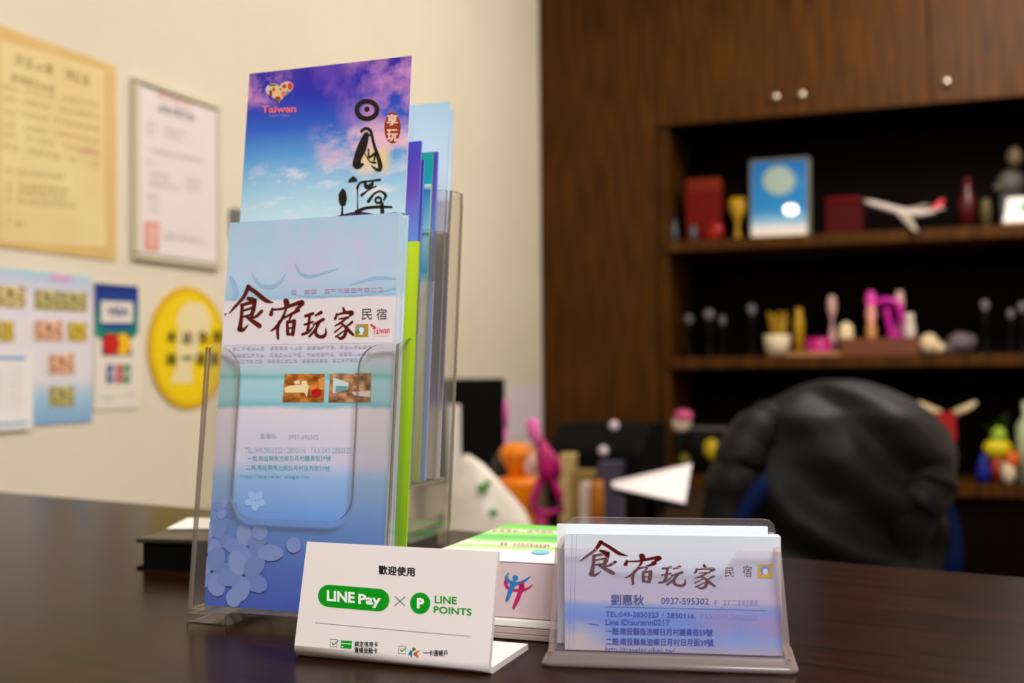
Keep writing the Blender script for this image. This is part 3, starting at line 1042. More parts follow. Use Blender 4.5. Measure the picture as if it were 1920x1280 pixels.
# leaflets behind it, seen as a strip on the right
M_blue = printed('blue_print', [(0, (120, 130, 200)), (.6, (120, 150, 220)), (.8, (70, 80, 190)), (1, (40, 60, 160))], .02, 3)
M_viol = printed('violet_print', [(0, (90, 130, 210)), (.7, (110, 150, 225)), (.86, (110, 80, 190)), (1, (70, 70, 190))], .02, 3)
M_cyan = printed('cyan_print', [(0, (120, 170, 60)), (.72, (60, 160, 120)), (.8, (30, 170, 200)), (1, (20, 160, 150))], .02, 3)
M_whit = printed('white_teal_print', [(0, (170, 190, 60)), (.62, (220, 226, 220)), (.7, (60, 170, 200)), (.8, (150, 210, 230)), (.98, (40, 130, 190)), (1, (230, 236, 240))], .01, 3)
M_green = printed('green_photo_print', [(0, (190, 190, 200)), (.6, (196, 190, 200)), (.8, (60, 140, 60)), (1, (80, 90, 60))], .03, 4)
M_navy = printed('navy_print', [(0, (190, 182, 190)), (.26, (180, 172, 186)), (.31, (104, 92, 160)), (.45, (70, 66, 120)), (.7, (34, 56, 110)), (.9, (70, 74, 100)), (1, (110, 104, 106))], .04, 4)
M_ltbl = printed('light_blue_print', [(0, (186, 200, 220)), (.7, (206, 206, 226)), (.82, (206, 226, 240)), (1, (172, 206, 226))], .02, 2)
for args, lab in (((790, 264, .0262, .0678, .096, M_viol), 'violet blue leaflet just behind the purple sunset leaflet'),
                  ((795, 299, .0285, .0678, .096, M_blue), 'blue leaflet with lower top edge behind the violet one'),
                  ((808, 345, .0420, .0678, .096, M_whit), 'white and teal striped leaflet at the front of the third row'),
                  ((812, 286, .0436, .0678, .096, M_cyan), 'bright cyan green leaflet rising in the third row'),
                  ((821, 284, .0462, .0678, .096, M_viol), 'slim blue violet leaflet beside the cyan green one'),
                  ((818, 400, .0490, .0678, .096, M_green), 'green photo leaflet low in the third row of the holder'),
                  ((842, 437, .0610, .0678, .097, M_navy), 'dark navy leaflet at the right side of the rear row'),
                  ((843, 190, .0650, .0678, .097, M_ltbl), 'tall light blue leaflet at the back of the holder'),
                  ((850, 206, .0670, .0678, .097, M_ltbl), 'pale blue leaflet rearmost in the holder, set a little lower')):
    s = leaf_px(*args, None, .0014)
    tag(s.build('leaflet'), lab, 'leaflet')

# ------------------------------------------------------------------ white counter sign
SG = Fr(onz(550, 1233), -21)
SW = .0917
sign = thing('counter_sign', 'white bent plastic counter sign with green logos in front of the leaflet holder', 'sign', SG.o, SG.ang)
# side profile: curved foot, leaning face
t_ = .0026
ln = .0105 / .0435
r = .0042
outer, inner = [], []
ang_f = math.degrees(math.atan2(.0478 - r, .0112))
# bend from the foot (going back) round to the leaning face
face_dir = Vector((.0108, .0436)).normalized()
cx, cz = r + .0008, r
a_start, a_end = -90, -90 - (180 - math.degrees(math.atan2(face_dir.y, face_dir.x)))
for i in range(9):
    a = R(a_start + (a_end - a_start) * i / 8)
    outer.append((cx + r * math.cos(a), cz + r * math.sin(a)))
    inner.append((cx + (r - t_) * math.cos(a), cz + (r - t_) * math.sin(a)))
L_face = .0449
end = Vector(outer[-1]) + face_dir * L_face
endi = Vector(inner[-1]) + face_dir * L_face
outer = [(.047, 0)] + outer + [tuple(end)]
inner = [(.047, t_)] + inner + [tuple(endi)]
m = MB()
pr_ = outer + inner[::-1]
m.plate([(0, w, z) for w, z in pr_], (0, 0, 0), M_sign) if False else None
rows0 = [(0, w, z) for w, z in pr_]
for i in range(len(pr_)):
    a, c = pr_[i], pr_[(i + 1) % len(pr_)]
    m.face([(0, a[0], a[1]), (0, c[0], c[1]), (SW, c[0], c[1]), (SW, a[0], a[1])], M_sign, 1 <= i <= 8 or len(outer) + 1 <= i <= len(outer) + 8)
m.face([(0, w, z) for w, z in reversed(pr_)], M_sign)
m.face([(SW, w, z) for w, z in pr_], M_sign)
m.build('bent_panel', sign)
f0 = Vector(outer[-2])
s = Sheet(SG.P(0, f0.x, f0.y), SG.e1, SG.e2 * face_dir.x + Vector((0, 0, face_dir.y)), 0, 0, 0, M_sign)
s.lift = .00012
s.zm = ZM(520, 980, 1920 / 540)
M_gr = mat('ink_brand_green', (2, 150, 20), .6, 0, .15)
M_wh = mat('ink_white', (244, 244, 240), .4)
s.fat('歡迎使用', (677, 341), (915, 356), 58, M_ink, 1, 2.2, 1.08)
s.poly([(673 + 75 * math.cos(R(a)), 514 + 75 * math.sin(R(a))) for a in range(-86, 95, 6)] + [(346 + 74 * math.cos(R(a)), 486 + 74 * math.sin(R(a))) for a in range(94, 275, 6)], M_gr, 1)
s.text('LINE', (332, 520), (518, 535), 72, M_wh, 2, .035)
s.text('Pay', (541, 560), (692, 570), 88, M_wh, 2, .035)
M_gx = mat('ink_greygreen', (90, 130, 96), .5)
s.stroke([(786, 490, 6), (849, 551, 6)], M_gx, 1, 2); s.stroke([(851, 493, 6), (783, 552, 6)], M_gx, 1, 2)
s.ell(953, 535, 67, 71, M_gr, 1, 40)
s.text('P', (932, 570), (980, 572), 70, M_wh, 2, .05)
s.text('LINE', (1050, 535), (1198, 543), 50, M_gr, 1, .025)
s.text('POINTS', (1043, 600), (1296, 619), 47, M_gr, 1, .025)
s.stroke([(255, 665, 4), (768, 712, 4), (1283, 755, 4)], mat('ink_line', (150, 140, 138), .5), 1, 2)
s.zm = ZM(600, 1180, 1920 / 260)
M_bx = mat('ink_boxgrey', (110, 110, 104), .5)
for bx, by in ((148, 132), (1094, 226)):
    P4 = [(bx, by), (bx + 96, by + 6), (bx + 88, by + 108), (bx - 8, by + 102)]
    for i in range(4):
        a, c = P4[i], P4[(i + 1) % 4]
        s.stroke([(a[0], a[1], 7), (c[0], c[1], 7)], M_bx, 1, 1)
    s.stroke([(bx + 22, by + 44, 10), (bx + 46, by + 72, 13), (bx + (112 if bx < 500 else 98), by + (18 if bx < 500 else 22), 9)], mat('ink_check', (60, 120, 80), .5), 2, 3)
s.poly([(292, 148), (446, 158), (438, 266), (284, 254)], M_gr, 1)
s.poly([(289, 183), (444, 195), (443, 205), (288, 193)], M_wh, 2); s.poly([(302, 226), (328, 228), (326, 242), (300, 240)], M_wh, 2)
s.fat('綁定信用卡', (484, 236), (804, 244), 78, M_ink, 1, 1.6)
s.fat('簽帳金融卡', (480, 316), (798, 332), 76, M_ink, 1, 1.6)
s.fat('一卡通帳戶', (1432, 364), (1768, 368), 84, M_ink, 1, 1.6)
for col, nm, strokes in (((60, 160, 60), 'g', [[(1300, 268, 44), (1302, 272, 44)], [(1290, 290, 20), (1328, 270, 12)]]), ((40, 130, 170), 'b', [[(1262, 310, 40), (1238, 340, 30)], [(1262, 300, 34), (1266, 368, 24)]]),
                         ((226, 106, 40), 'o', [[(1318, 340, 44), (1352, 368, 34)], [(1318, 330, 40), (1376, 292, 16)]])):
    mm = mat('ink_people_' + nm, col, .5)
    for st in strokes:
        s.stroke(st, mm, 1, 3)
p = s.build('printed_face', sign)
p['label'] = 'green and black lettering on the white face'

# ------------------------------------------------------------------ business card holder
CD = Fr(onz(1015, 1250), -9.2)
cardh = thing('card_holder', 'clear plastic holder of business cards right of the white sign', 'card holder', CD.o, CD.ang)
CWD = .105
def tp(u, z, base=0.0):
    """side taper of the holder body"""
    return u
# base with flared rounded foot
rows = []
for z, g in ((0, 0.0), (.0016, -.0004), (.0028, .0006), (.0044, .0018), (.0056, .0026)):
    w0, w1, u0, u1, rr = 0 + g, .044 - g, g, CWD - g, .004
    row = []
    for cx, cy, a0 in ((u1 - rr, w0 + rr, -90), (u1 - rr, w1 - rr, 0), (u0 + rr, w1 - rr, 90), (u0 + rr, w0 + rr, 180)):
        row += [(cx + rr * math.cos(R(a0 + q)), cy + rr * math.sin(R(a0 + q)), z) for q in (0, 30, 60, 90)]
    rows.append(row)
m = MB(); m.grid(rows, M_foot, True, True, True, False); m.build('base', cardh)
m = MB(); m.box((.004, .0049, .0042), (.101, .027, .0052), M_milky); m.build('floor_plate', cardh)
ta = 2.0
def fu(z):                                             # left inner edge at height z
    return .0026 + .0034 * (z - .0056) / .044
zT = .0492
pts = [(.0028, .0095), (CWD - .0028, .0095), (CWD - fu(zT) + .003, zT)]
s_ = Sheet(CD.P(0, .003, 0), CD.e1, (0, 0, 1), 0, 0, 0, M_milky)
notch = [s_.q(*p_) for p_ in ((1384, 1033), (1361, 1066), (1156, 1061), (1116, 1029))]
poly = [(fu(.0056), .0056), (CWD - fu(.0056), .0056), (CWD - fu(zT), zT)] + notch + [(fu(zT), zT)]
m = MB(); m.plate([(u, .003, z) for u, z in poly], (0, .0018, 0), M_milky, M_milkedge); m.build('front_panel', cardh)
zB = .0588
bpoly = [(.0035, .0056), (CWD - .0035, .0056), (CWD - .0062, zB - .006)] + [(CWD - .0112 + .005 * math.cos(R(a)), zB - .005 + .005 * math.sin(R(a))) for a in (30, 60, 90)] + [(.0122 + .005 * math.cos(R(a)), zB - .005 + .005 * math.sin(R(a))) for a in (90, 120, 150)] + [(.0066, zB - .006)]
m = MB(); m.plate([(u, .0275 + (z - .0095) * .06, z) for u, z in bpoly], (0, .0018, 0), M_milky, M_milkedge); m.build('back_panel', cardh)
for sg_ in (0, 1):
    def U_(u):
        return CWD - u if sg_ else u
    quad = [(fu(.0056), .0032, .0056), (fu(.0056) + .0007, .0288, .0056), (.0072, .031, zB - .0055), (fu(zT), .0032, zT)]
    m = MB(); m.plate([(U_(u), w, z) for u, w, z in quad], (.0022 if not sg_ else -.0022, 0, 0), M_milky, M_milkedge); m.build('side_panel', cardh)

# cards
M_card = printed('card_print', [(0, (190, 180, 196)), (.1, (140, 178, 240)), (.26, (108, 152, 240)), (.38, (140, 176, 242)), (.44, (214, 206, 226)), (.52, (206, 204, 232)), (.7, (206, 214, 236)), (.9, (222, 226, 238)), (1, (216, 228, 236))], .035, 2.2, wstretch=(1, .6, 1),
                 cloud=[((170, 160, 214), 3, .4, .6, (.55, -.2, 1.3, .5), (1, 1, 1)), ((214, 204, 200), 2, .3, .5, (-.3, -.3, .22, .3), (1, 1, 1))])
M_cardb = mat('card_stock', (234, 240, 246), .5)
cw, chh = .0902, .0480
def card_sheet(u0, w0, z0, h, mf, tilt=0.05):
    return Sheet(CD.P(u0, w0, z0), CD.e1, CD.e2 * tilt + Vector((0, 0, 1)), cw, h, .00035, mf, M_cardb)
u0 = CD.uz(1058, 1100, .0075)[0]
s = card_sheet(u0, .0075, .0058, .0486, M_card)
s.lift = .00008
lg = ZM(1080, 1000, 1920 / 380)
s.zm = lambda x, y: lg(.973 * x - 47, .698 * y + .0597 * x + 11.1)
for st in LOGO:
    s.stroke([(x, y, w_ * .95) for x, y, w_ in st], M_red, 2)
s.zm = lg
M_brn = mat('ink_brown', (110, 60, 66), .5)
s.text('民', (1410, 410), (1500, 412), 90, M_brn, 2); s.text('宿', (1580, 410), (1665, 412), 110, M_brn, 2)
s.poly([(1725, 290), (1865, 290), (1860, 422), (1715, 420)], mat('ink_gold', (226, 180, 60), .5), 2)
s.ell(1790, 345, 45, 42, mat('ink_skyblue', (90, 160, 220), .5), 3); s.ell(1795, 360, 24, 28, M_paper, 4)
s.zm = ZM(1100, 1090, 1920 / 360)
M_nv = mat('ink_cardblue', (16, 60, 186), .5)
M_sl = mat('ink_cardslate', (48, 74, 156), .5)
M_ft = mat('ink_cardfaint', (150, 150, 206), .5)
s.fat('劉惠秋', (245, 232), (572, 236), 105, M_sl, 2, 2.5)
s.text('0937-595302', (745, 224), (1222, 230), 64, M_sl, 2, .01)
s.marks((1270, 238), (1720, 242), 52, 10, M_ft, 2, 3, (1,))
s.stroke([(180, 252, 4), (1000, 268, 4), (1800, 290, 4)], M_sl, 2, 2)
s.text('TEL:049-2850323', (190, 350), (718, 360), 54, M_nv, 2, .018); s.text('/', (750, 364), (775, 364), 56, M_nv, 2)
s.text('2850116', (800, 362), (1080, 370), 52, M_nv, 2, .018)
s.text('FAX:049-2850323', (1140, 370), (1700, 384), 48, M_ft, 2)
s.text('Line ID:sunann0217', (190, 436), (832, 440), 62, M_nv, 2, .018)
s.fat('一館:南投縣魚池鄉日月村義勇街59號', (192, 528), (1258, 544), 70, M_nv, 2, 2)
s.fat('二館:南投縣魚池鄉日月村日月街39號', (192, 632), (1268, 646), 72, M_nv, 2, 2)
s.text('http://traveler.okgo.tw/', (190, 712), (885, 728), 62, M_nv, 2)
s.zm = ZM(1000, 950, 1920 / 520)
for x in (270, 300):
    s.stroke([(x - 0, 195, 2.5), (x - 24, 980, 2.5)], M_ft, 2, 2)
s.stroke([(385, 808, 4), (455, 818, 5)], M_nv, 2, 2)
tag(s.build('business_card'), 'front business card with maroon brush lettering in the clear card holder', 'business card')
for i in range(7):
    s = card_sheet(u0 + random.uniform(-.0004, .0003), .0085 + i * .0013, .0058, .0484 + random.uniform(-.0003, .0001), M_cardb)
    tag(s.build('business_card'), 'business card stacked behind the front card, hardly showing', 'business card', 'business cards behind the front one')
u1 = CD.uz(1440, 1000, .0195)[0] - cw
for i in range(4):
    s = card_sheet(u1 + (0 if i == 0 else random.uniform(-.0004, .0004)), .0186 + i * .0013, .0058, .0512 if i == 0 else .0508, M_cardb)
    tag(s.build('business_card'), 'near white business card raised above the others at the back' if i == 0 else 'business card hidden behind the raised near white card', 'business card',
        None if i == 0 else 'business cards behind the raised one')

# ------------------------------------------------------------------ green and white carton on its trays
GB = Fr(onz(920, 1195), -20)
M_gtop = printed('carton_top', [(0, (240, 232, 236)), (.22, (242, 236, 238)), (.34, (170, 226, 120)), (.42, (236, 240, 226)), (.52, (130, 220, 90)), (.62, (90, 190, 120)), (.68, (140, 226, 90)), (.80, (232, 226, 214)), (.86, (120, 222, 80)), (1, (96, 204, 76))], .06, 2.2, wstretch=(1.4, 1, 1))
M_gside = mat('carton_side', (206, 184, 190), .5)
bw0, bw1, bz0, bz1 = -.036, .062, .0095, .0357
dep = (onz(865, 978, ZC + bz1) - GB.o).dot(GB.e2)
car = thing('carton', 'white carton with green striped lid behind the white sign', 'carton', GB.P(0, 0, bz0), GB.ang)
m = MB(); m.box((bw0, .0012, bz0), (bw1, dep - .0012, bz1 - .0004), M_gside); m.build('body', car, GB.matrix(), bevel=.0008)
O = GB.P(bw0, .001, bz1)
s = Sheet(O, GB.e1, GB.e2, bw1 - bw0, dep - .002, .0004, M_gtop, M_gside)
s.lift = .0002
s.zm = ZM(820, 950, 1331 / 260)
M_pk = mat('ink_hotpink', (224, 110, 150), .5)
s.marks((600, 372), (1090, 398), 26, 12, M_pk, 2, 4, (2,))
s.marks((520, 240), (1120, 258), 30, 9, mat('ink_softpink', (226, 190, 190), .5), 2, 6)
s.ell(990, 440, 88, 20, mat('ink_cyan', (120, 196, 222), .5), 2)
s.build('lid', car)
s = Sheet(GB.P(0, .001, 0), GB.e1, (0, 0, 1), 0, 0, 0, M_gside)
s.lift = .00015
s.zm = ZM(900, 1020, 1024 / 160)
M_b1 = mat('ink_figure_blue', (22, 120, 190), .5); M_m1 = mat('ink_figure_magenta', (186, 14, 98), .5); M_t1 = mat('ink_figure_teal', (30, 140, 150), .5)
s.stroke([(350, 340, 6), (318, 385, 26), (350, 440, 34), (425, 468, 34), (520, 445, 30), (608, 380, 6)], M_b1, 2)
s.stroke([(352, 338, 4), (315, 385, 24), (325, 405, 20)], M_t1, 3)
s.ell(426, 402, 33, 33, M_b1, 2)
s.stroke([(400, 470, 60), (365, 560, 52), (325, 668, 34)], M_b1, 2)
s.stroke([(335, 400, 10), (308, 450, 36), (335, 520, 34), (420, 548, 30), (500, 548, 36), (570, 530, 24), (636, 482, 5)], M_m1, 1)
s.stroke([(500, 480, 60), (505, 510, 68)], M_m1, 3)
s.stroke([(495, 540, 50), (455, 650, 50), (408, 755, 30)], M_m1, 3)
p = s.build('printed_emblem', car)
p['label'] = 'emblem of a blue and a magenta dancing figure'
m = MB(); m.box((bw0 + .002, -.0008, .0058), (bw1 - .002, dep - .004, .0093), mat('tray_white', (238, 234, 228), .3))
tag(m.build('white_tray', None, GB.matrix(), bevel=.0006), 'thin white tray directly under the green lidded carton', 'tray')
m = MB(); m.box((bw0, -.0014, .0003), (bw1, dep - .003, .0026), mat('tray_grey', (176, 162, 158), .35)); m.box((bw0 + .001, -.0004, .0027), (bw1 - .001, dep - .004, .0056), mat('tray_grey2', (190, 172, 168), .3))
tag(m.build('grey_tray', None, GB.matrix(), bevel=.0004), 'grey plastic tray lowest under the carton, on the counter', 'tray')

# ------------------------------------------------------------------ black box at the left, paper on it
BX = Fr(onz(263, 1066), -14)
bh = BX.uz(263, 1008)[1]
bxo = thing('black_box', 'black box standing on the counter left of the leaflet holder', 'box', BX.o, BX.ang)
m = MB(); m.box((.001, .001, .0005), (.16, .12, bh - .003), M_blackm); m.build('body', bxo, bevel=.001)
m = MB(); m.box((-.002, -.002, bh - .003), (.163, .123, bh), mat('box_lid', (52, 48, 36), .35)); m.build('lid', bxo, bevel=.0008)
m = MB(); m.box((-.002, -.001, .0), (.163, .122, .0016), M_blackm); m.build('bottom_rim', bxo)
Pp = [onz(*q_, ZC + bh + .0006) for q_ in ((312, 992), (500, 992), (500, 972), (352, 972))]
m = MB(); m.plate([BX.matrix().inverted() @ p_ for p_ in Pp], (0, 0, .0006), M_paper)
tag(m.build('paper_slip', None, BX.matrix()), 'white paper slip lying on the black box', 'paper')

# ------------------------------------------------------------------ desk in the corner
DZ = .775
desk = thing('desk', 'dark desk in the corner below the cupboard door', 'desk', CAB.o, CAB.ang)
M_desk = noisy('desk_wood', (40, 26, 16), (54, 36, 22), 4, .4, (3, 14, 14))
m = MB(); m.box((.02, -1.93, DZ - .03), (.93, -.012, DZ), M_desk); m.build('desk_top', desk, bevel=.002)
for u in (.06, .88):
    for w in (-1.88, -.06):
        m = MB(); m.box((u - .025, w - .025, 0), (u + .025, w + .025, DZ - .03), M_blackm); m.build('leg', desk)


def spot(x, y, Y):
    return atY(x, y, Y)


def at_desk(x, Y):
    p = atY(x, 690, Y)
    return Vector((p.x, p.y, DZ))


def hz(y, Y, x=960):
    return atY(x, y, Y).z


def wx(n, Y):
    return n * Y / F


# monitor
Y = 3.0
p = at_desk(856, Y)
mon = thing('monitor', 'black monitor on the corner desk beside the holder', 'monitor', p, -4)
zt = hz(709, Y) - DZ
zb_ = hz(905, Y) - DZ
hw = wx(89, Y)
m = MB(); m.box((-hw * .75, 0, zb_), (hw, .03, zt), M_blackm); m.build('screen', mon, bevel=.004)
m = MB(); m.box((-.0, .005, 0), (.05, .03, zb_ + .02), M_black); m.build('neck', mon)
m = MB(); m.box((-.06, -.06, 0), (.1, .1, .012), M_black); m.build('base', mon, bevel=.003)
# white card left of the monitor
Y = 2.7
p = at_desk(853, Y)
m = MB(); m.box((-wx(14, Y), 0, 0), (wx(9, Y), .02, hz(758, Y) - DZ), M_paper)
tag(m.build('card_box', None, Matrix.Translation(p), bevel=.002), 'narrow white box upright between holder and monitor', 'box')
# dark round thing below the monitor
Y = 2.55
p = at_desk(945, Y)
m = MB(); m.lathe([(.028, 0), (.03, .05), (.034, hz(860, Y) - DZ - .02), (.02, hz(850, Y) - DZ)], mat('dark_rubber', (38, 36, 38), .5))
tag(m.build('dark_cup', None, Matrix.Translation(p)), 'dark grey cup before the black monitor on the desk', 'cup')

# orange bottle toy
Y = 2.45
M_or = mat('orange_plastic', (240, 130, 10), .35)
p = at_desk(972, Y)
org = thing('orange_toy', 'orange rounded plastic toy with bowl shaped foot on the desk', 'toy', p, 0)
H0 = hz(936, Y) - DZ
m = MB(); m.lathe([(.02, 0), (.03, H0 * .5), (wx(30, Y), H0), (wx(42, Y), H0 + wx(28, Y)), (wx(38, Y), H0 + wx(40, Y)), (wx(14, Y), H0 + wx(44, Y))], M_or); m.build('bowl', org)
m = MB(); m.lathe([(wx(14, Y), H0 + wx(40, Y)), (wx(20, Y), H0 + wx(60, Y)), (wx(32, Y), H0 + wx(80, Y)), (wx(32, Y), H0 + wx(92, Y)), (wx(22, Y), H0 + wx(102, Y)), (0, H0 + wx(106, Y))], M_or, (-.006, 0, 0)); m.build('head', org)
m = MB(); m.blob((wx(20, Y), -.02, H0 + wx(66, Y)), (wx(13, Y), .012, wx(22, Y)), mat('pink_white', (238, 200, 186), .5)); m.build('face_patch', org)

# magenta tape cutter with loop
Y = 2.35
M_mg = mat('magenta_plastic', (168, 10, 96), .35)
M_mp = mat('pink_plastic', (224, 110, 176), .35)
mag = thing('magenta_hanger', 'magenta plastic hanger with triangular loop and pink top on the desk', 'hanger', at_desk(1025, Y), 0)
def loc(x, y, dy=0.0):
    q_ = atY(x, y, Y + dy)
    return q_ - at_desk(1025, Y)
m = MB(); m.tube([loc(1012, 902), loc(1000, 935), loc(1003, 957), loc(1030, 962), loc(1055, 955), loc(1050, 930), loc(1036, 900), loc(1024, 890), loc(1012, 902)], .0085, M_mg, 10); m.build('loop', mag)
m = MB(); m.tube([loc(1026, 902), loc(1022, 880), loc(1020, 850), loc(1014, 828)], [.019, .028, .024, .016], M_mg, 14, .7)
m.tube([loc(1020, 840), loc(1042, 868), loc(1046, 892)], [.012, .011, .009], M_mg, 10); m.build('body', mag)
m = MB(); m.tube([loc(1010, 834), loc(1000, 812), loc(999, 792), loc(1001, 784)], [.012, .017, .019, .012], M_mp, 14, .8); m.build('top', mag)
m = MB(); m.tube([loc(1014, 962), loc(1016, 1000), Vector((-.01, .03, .0))], [.010, .014, .02], M_mg, 10); m.build('stand', mag)
Y = 2.9
p = atY(948, 800, Y)
m = MB(); m.tube([(0, 0, 0), (.002, 0, .04), (0, 0, .07)], [.010, .012, .006], M_mp, 10, .6)
m.tube([(0, 0, 0), (0, 0, DZ - p.z + .002)], .004, M_mp, 8)
tag(m.build('pink_pen', None, Matrix.Translation(p)), 'pink rod standing at the monitor edge', 'rod')

# white carrier bag with green print
Y = 2.2
M_bag = noisy('plastic_bag', (236, 226, 214), (214, 206, 192), 14, .35, bump=.4)
bagx = atY(905, 900, Y)
bag = thing('carrier_bag', 'crumpled white plastic bag with green print behind the carton', 'bag', (bagx.x, bagx.y, DZ), 0)
rows = []
prof_ = [(852, 868, 880), (870, 862, 905), (900, 852, 935), (930, 842, 962), (955, 835, 985), (985, 830, 1000), (1040, 826, 1008)]
for y_, xa, xb in prof_:
    A_, B_ = atY(xa, y_, Y), atY(xb, y_, Y)
    c_ = (A_ + B_) / 2; hw_ = (B_ - A_).length / 2
    row = []
    for k_ in range(28):
        a = 2 * math.pi * k_ / 28
        q_ = 1 + .16 * noise.noise(Vector((math.cos(a) * 2, math.sin(a) * 2, y_ * .05)))
        row.append((c_.x + hw_ * math.cos(a) * q_ - bagx.x, .5 * hw_ * math.sin(a) * q_, max(c_.z - DZ, .002)))
    rows.append(row)
m = MB(); m.grid(rows[::-1], M_bag, True, True, True, True); m.build('bag_body', bag)
for x_, y_, r_ in ((905, 915, .012), (915, 905, .007), (925, 960, .009)):
    q_ = atY(x_, y_, Y - .048) - Vector((bagx.x, bagx.y, DZ))
    m = MB(); m.blob(q_, (r_, .004, r_ * .7), mat('bag_green', (70, 150, 60), .5), 12); m.build('green_print', bag)

# small cartons and the black telephone block
for (x0, x1, yt, Y, c, nm, lab, cat) in ((1046, 1072, 852, 2.75, (196, 170, 116), 'small_carton', 'beige upright carton by the magenta hanger', 'carton'),
                                         (1070, 1108, 884, 2.7, (150, 122, 66), 'small_carton', 'low olive brown carton right of the beige one', 'carton'),
                                         (1084, 1103, 908, 2.45, (206, 190, 180), 'small_carton', 'slim pale carton in front of the olive one', 'carton'),
                                         (1104, 1130, 902, 2.4, (178, 104, 16), 'amber_tin', 'amber tin standing next to the slim pale carton', 'tin'),
                                         (1118, 1160, 868, 2.6, (70, 66, 84), 'grey_box', 'slate grey box below the black telephone', 'box')):
    p = at_desk((x0 + x1) / 2, Y)
    h_ = hz(yt, Y) - DZ
    w_ = wx(x1 - x0, Y) / 2
    m = MB(); mm = mat(nm + '_%d' % x0, c, .5)
    if nm == 'amber_tin':
        m.lathe([(w_, 0), (w_, h_ * .86), (w_ * .9, h_ * .9), (w_ * .9, h_), (0, h_)], mm)
        tag(m.build(nm, None, Matrix.Translation(p)), lab, cat)
    else:
        m.box((-w_, 0, 0), (w_, .05, h_ * .96), mm); m.box((-w_ * 1.0, -.001, h_ * .78), (w_ * 1.0, .051, h_), mm)
        tag(m.build(nm, None, Matrix.Translation(p) @ Matrix.Rotation(R(-18), 4, 'Z'), bevel=.002), lab, cat)
Y = 2.95
p = at_desk(1110, Y)
prn = thing('printer', 'black printer against the cupboard door with two pale buttons', 'printer', p, -20)
w_ = wx(92, Y); h_ = hz(800, Y) - DZ
m = MB(); m.plate([(-w_, 0, 0), (-w_, .3, 0), (-w_, .3, h_), (-w_, .1, h_), (-w_, 0, h_ * .75)], (2 * w_, 0, 0), M_blackm); m.build('body', prn, bevel=.008)
m = MB(); m.box((-w_ * .8, -.05, h_ * .18), (w_ * .5, .0, h_ * .24), M_black); m.build('tray', prn, bevel=.003)
iv = prn.matrix_world.inverted()
for x_, y_, dy in ((1160, 796, .02), (1131, 845, -.06)):
    q_ = iv @ atY(x_, y_, Y + dy)
    m = MB(); m.blob((q_.x, min(q_.y, -.004), q_.z), (.013, .012, .013), mat('button_pale', (214, 200, 214), .4), 12); m.build('button', prn)

# white folded paper
Y = 2.15
def dk(x, y, Yq):
    return atY(x, y, Yq)
m = MB()
A_, B_, C_, D_ = dk(1146, 903, 2.35), dk(1297, 868, 2.2), dk(1285, 942, 2.02), dk(1150, 912, 2.1)
m.plate([A_, D_, C_, B_], (0, 0, -.002), mat('paper_bright', (244, 234, 240), .5))
pp = m.build('paper_sheet'); tag(pp, 'white paper sheet lying tilted before the black jacket', 'paper')
m = MB(); zp = min(A_.z, B_.z, C_.z, D_.z) - .004
# clip tray carrying the sheet
ctr = (A_ + B_ + C_ + D_) / 4
tray = thing('document_stand', 'black document stand under the tilted white sheet', 'stand', (ctr.x, ctr.y, DZ), -18)
iv = tray.matrix_world.inverted()
m = MB(); m.plate([iv @ (q_ + Vector((0, 0, -.006))) for q_ in (A_, D_, C_, B_)], (0, 0, -.006), M_blackm); m.build('rest', tray)
m = MB(); m.box((-.05, -.04, 0), (.05, .04, .012), M_blackm); m.build('foot', tray)
m = MB(); m.tube([(0, 0, .012), (0, 0, ctr.z - DZ - .013)], .012, M_blackm); m.build('post', tray)

# ------------------------------------------------------------------ office chair and black jacket
Y = 2.2
cc = atY(1570, 900, Y)
chair = thing('office_chair', 'office chair with blue edged back under the black jacket', 'chair', (cc.x, cc.y, 0), 0)
M_bl = mat('blue_fabric', (4, 22, 66), .8, 0, .1)
m = MB(); m.lathe([(.03, .0), (.03, .35)], M_black, (0, .0, .08)); m.build('gas_post', chair)
for k_ in range(5):
    a = R(72 * k_ + 20)
    m = MB(); m.tube([(0, 0, .09), (.28 * math.cos(a), .28 * math.sin(a), .065)], [.028, .018], M_black, 10); lg_ = m.build('leg', chair)
    m = MB(); m.tube([(.28 * math.cos(a) - .015 * math.sin(a), .28 * math.sin(a) + .015 * math.cos(a), .028), (.28 * math.cos(a) + .015 * math.sin(a), .28 * math.sin(a) - .015 * math.cos(a), .028)], .028, M_black, 16); m.build('caster', lg_)
m = MB(); m.box((-.24, -.05, .43), (.24, -.0 + .42, .50), M_bl); m.build('seat', chair, bevel=.03)
m = MB(); m.box((-.15, .02, .5), (.15, .06, 1.0), M_bl); m.build('backrest', chair, bevel=.02)
m = MB(); m.tube([(0, .09, .44), (0, .09, .6)], .02, M_black); m.build('back_bracket', chair)

M_jk = noisy('jacket_nylon', (6, 6, 7), (14, 12, 14), 14, .6, bump=.1, spec=.22)
jk = thing('jacket', 'black padded jacket with blue lining hung over the office chair', 'jacket', (cc.x, cc.y, .62), 0)
cont = [(712, 1540, 1604), (716, 1512, 1628), (728, 1478, 1662), (748, 1442, 1702), (776, 1402, 1740), (806, 1378, 1772), (840, 1364, 1788), (875, 1356, 1788), (913, 1352, 1778), (960, 1350, 1774), (1010, 1352, 1788), (1070, 1350, 1798), (1160, 1350, 1800)]
rows = []
O = Vector((cc.x, cc.y, .62))
K = 72
def contour(y):
    for (ya, a0, a1), (yb, b0, b1) in zip(cont, cont[1:]):
        if ya <= y <= yb:
            f_ = (y - ya) / (yb - ya)
            return a0 + (b0 - a0) * f_, a1 + (b1 - a1) * f_
    return cont[-1][1:]
ys = [712 + (1160 - 712) * (i / 60) ** 1.25 for i in range(61)]
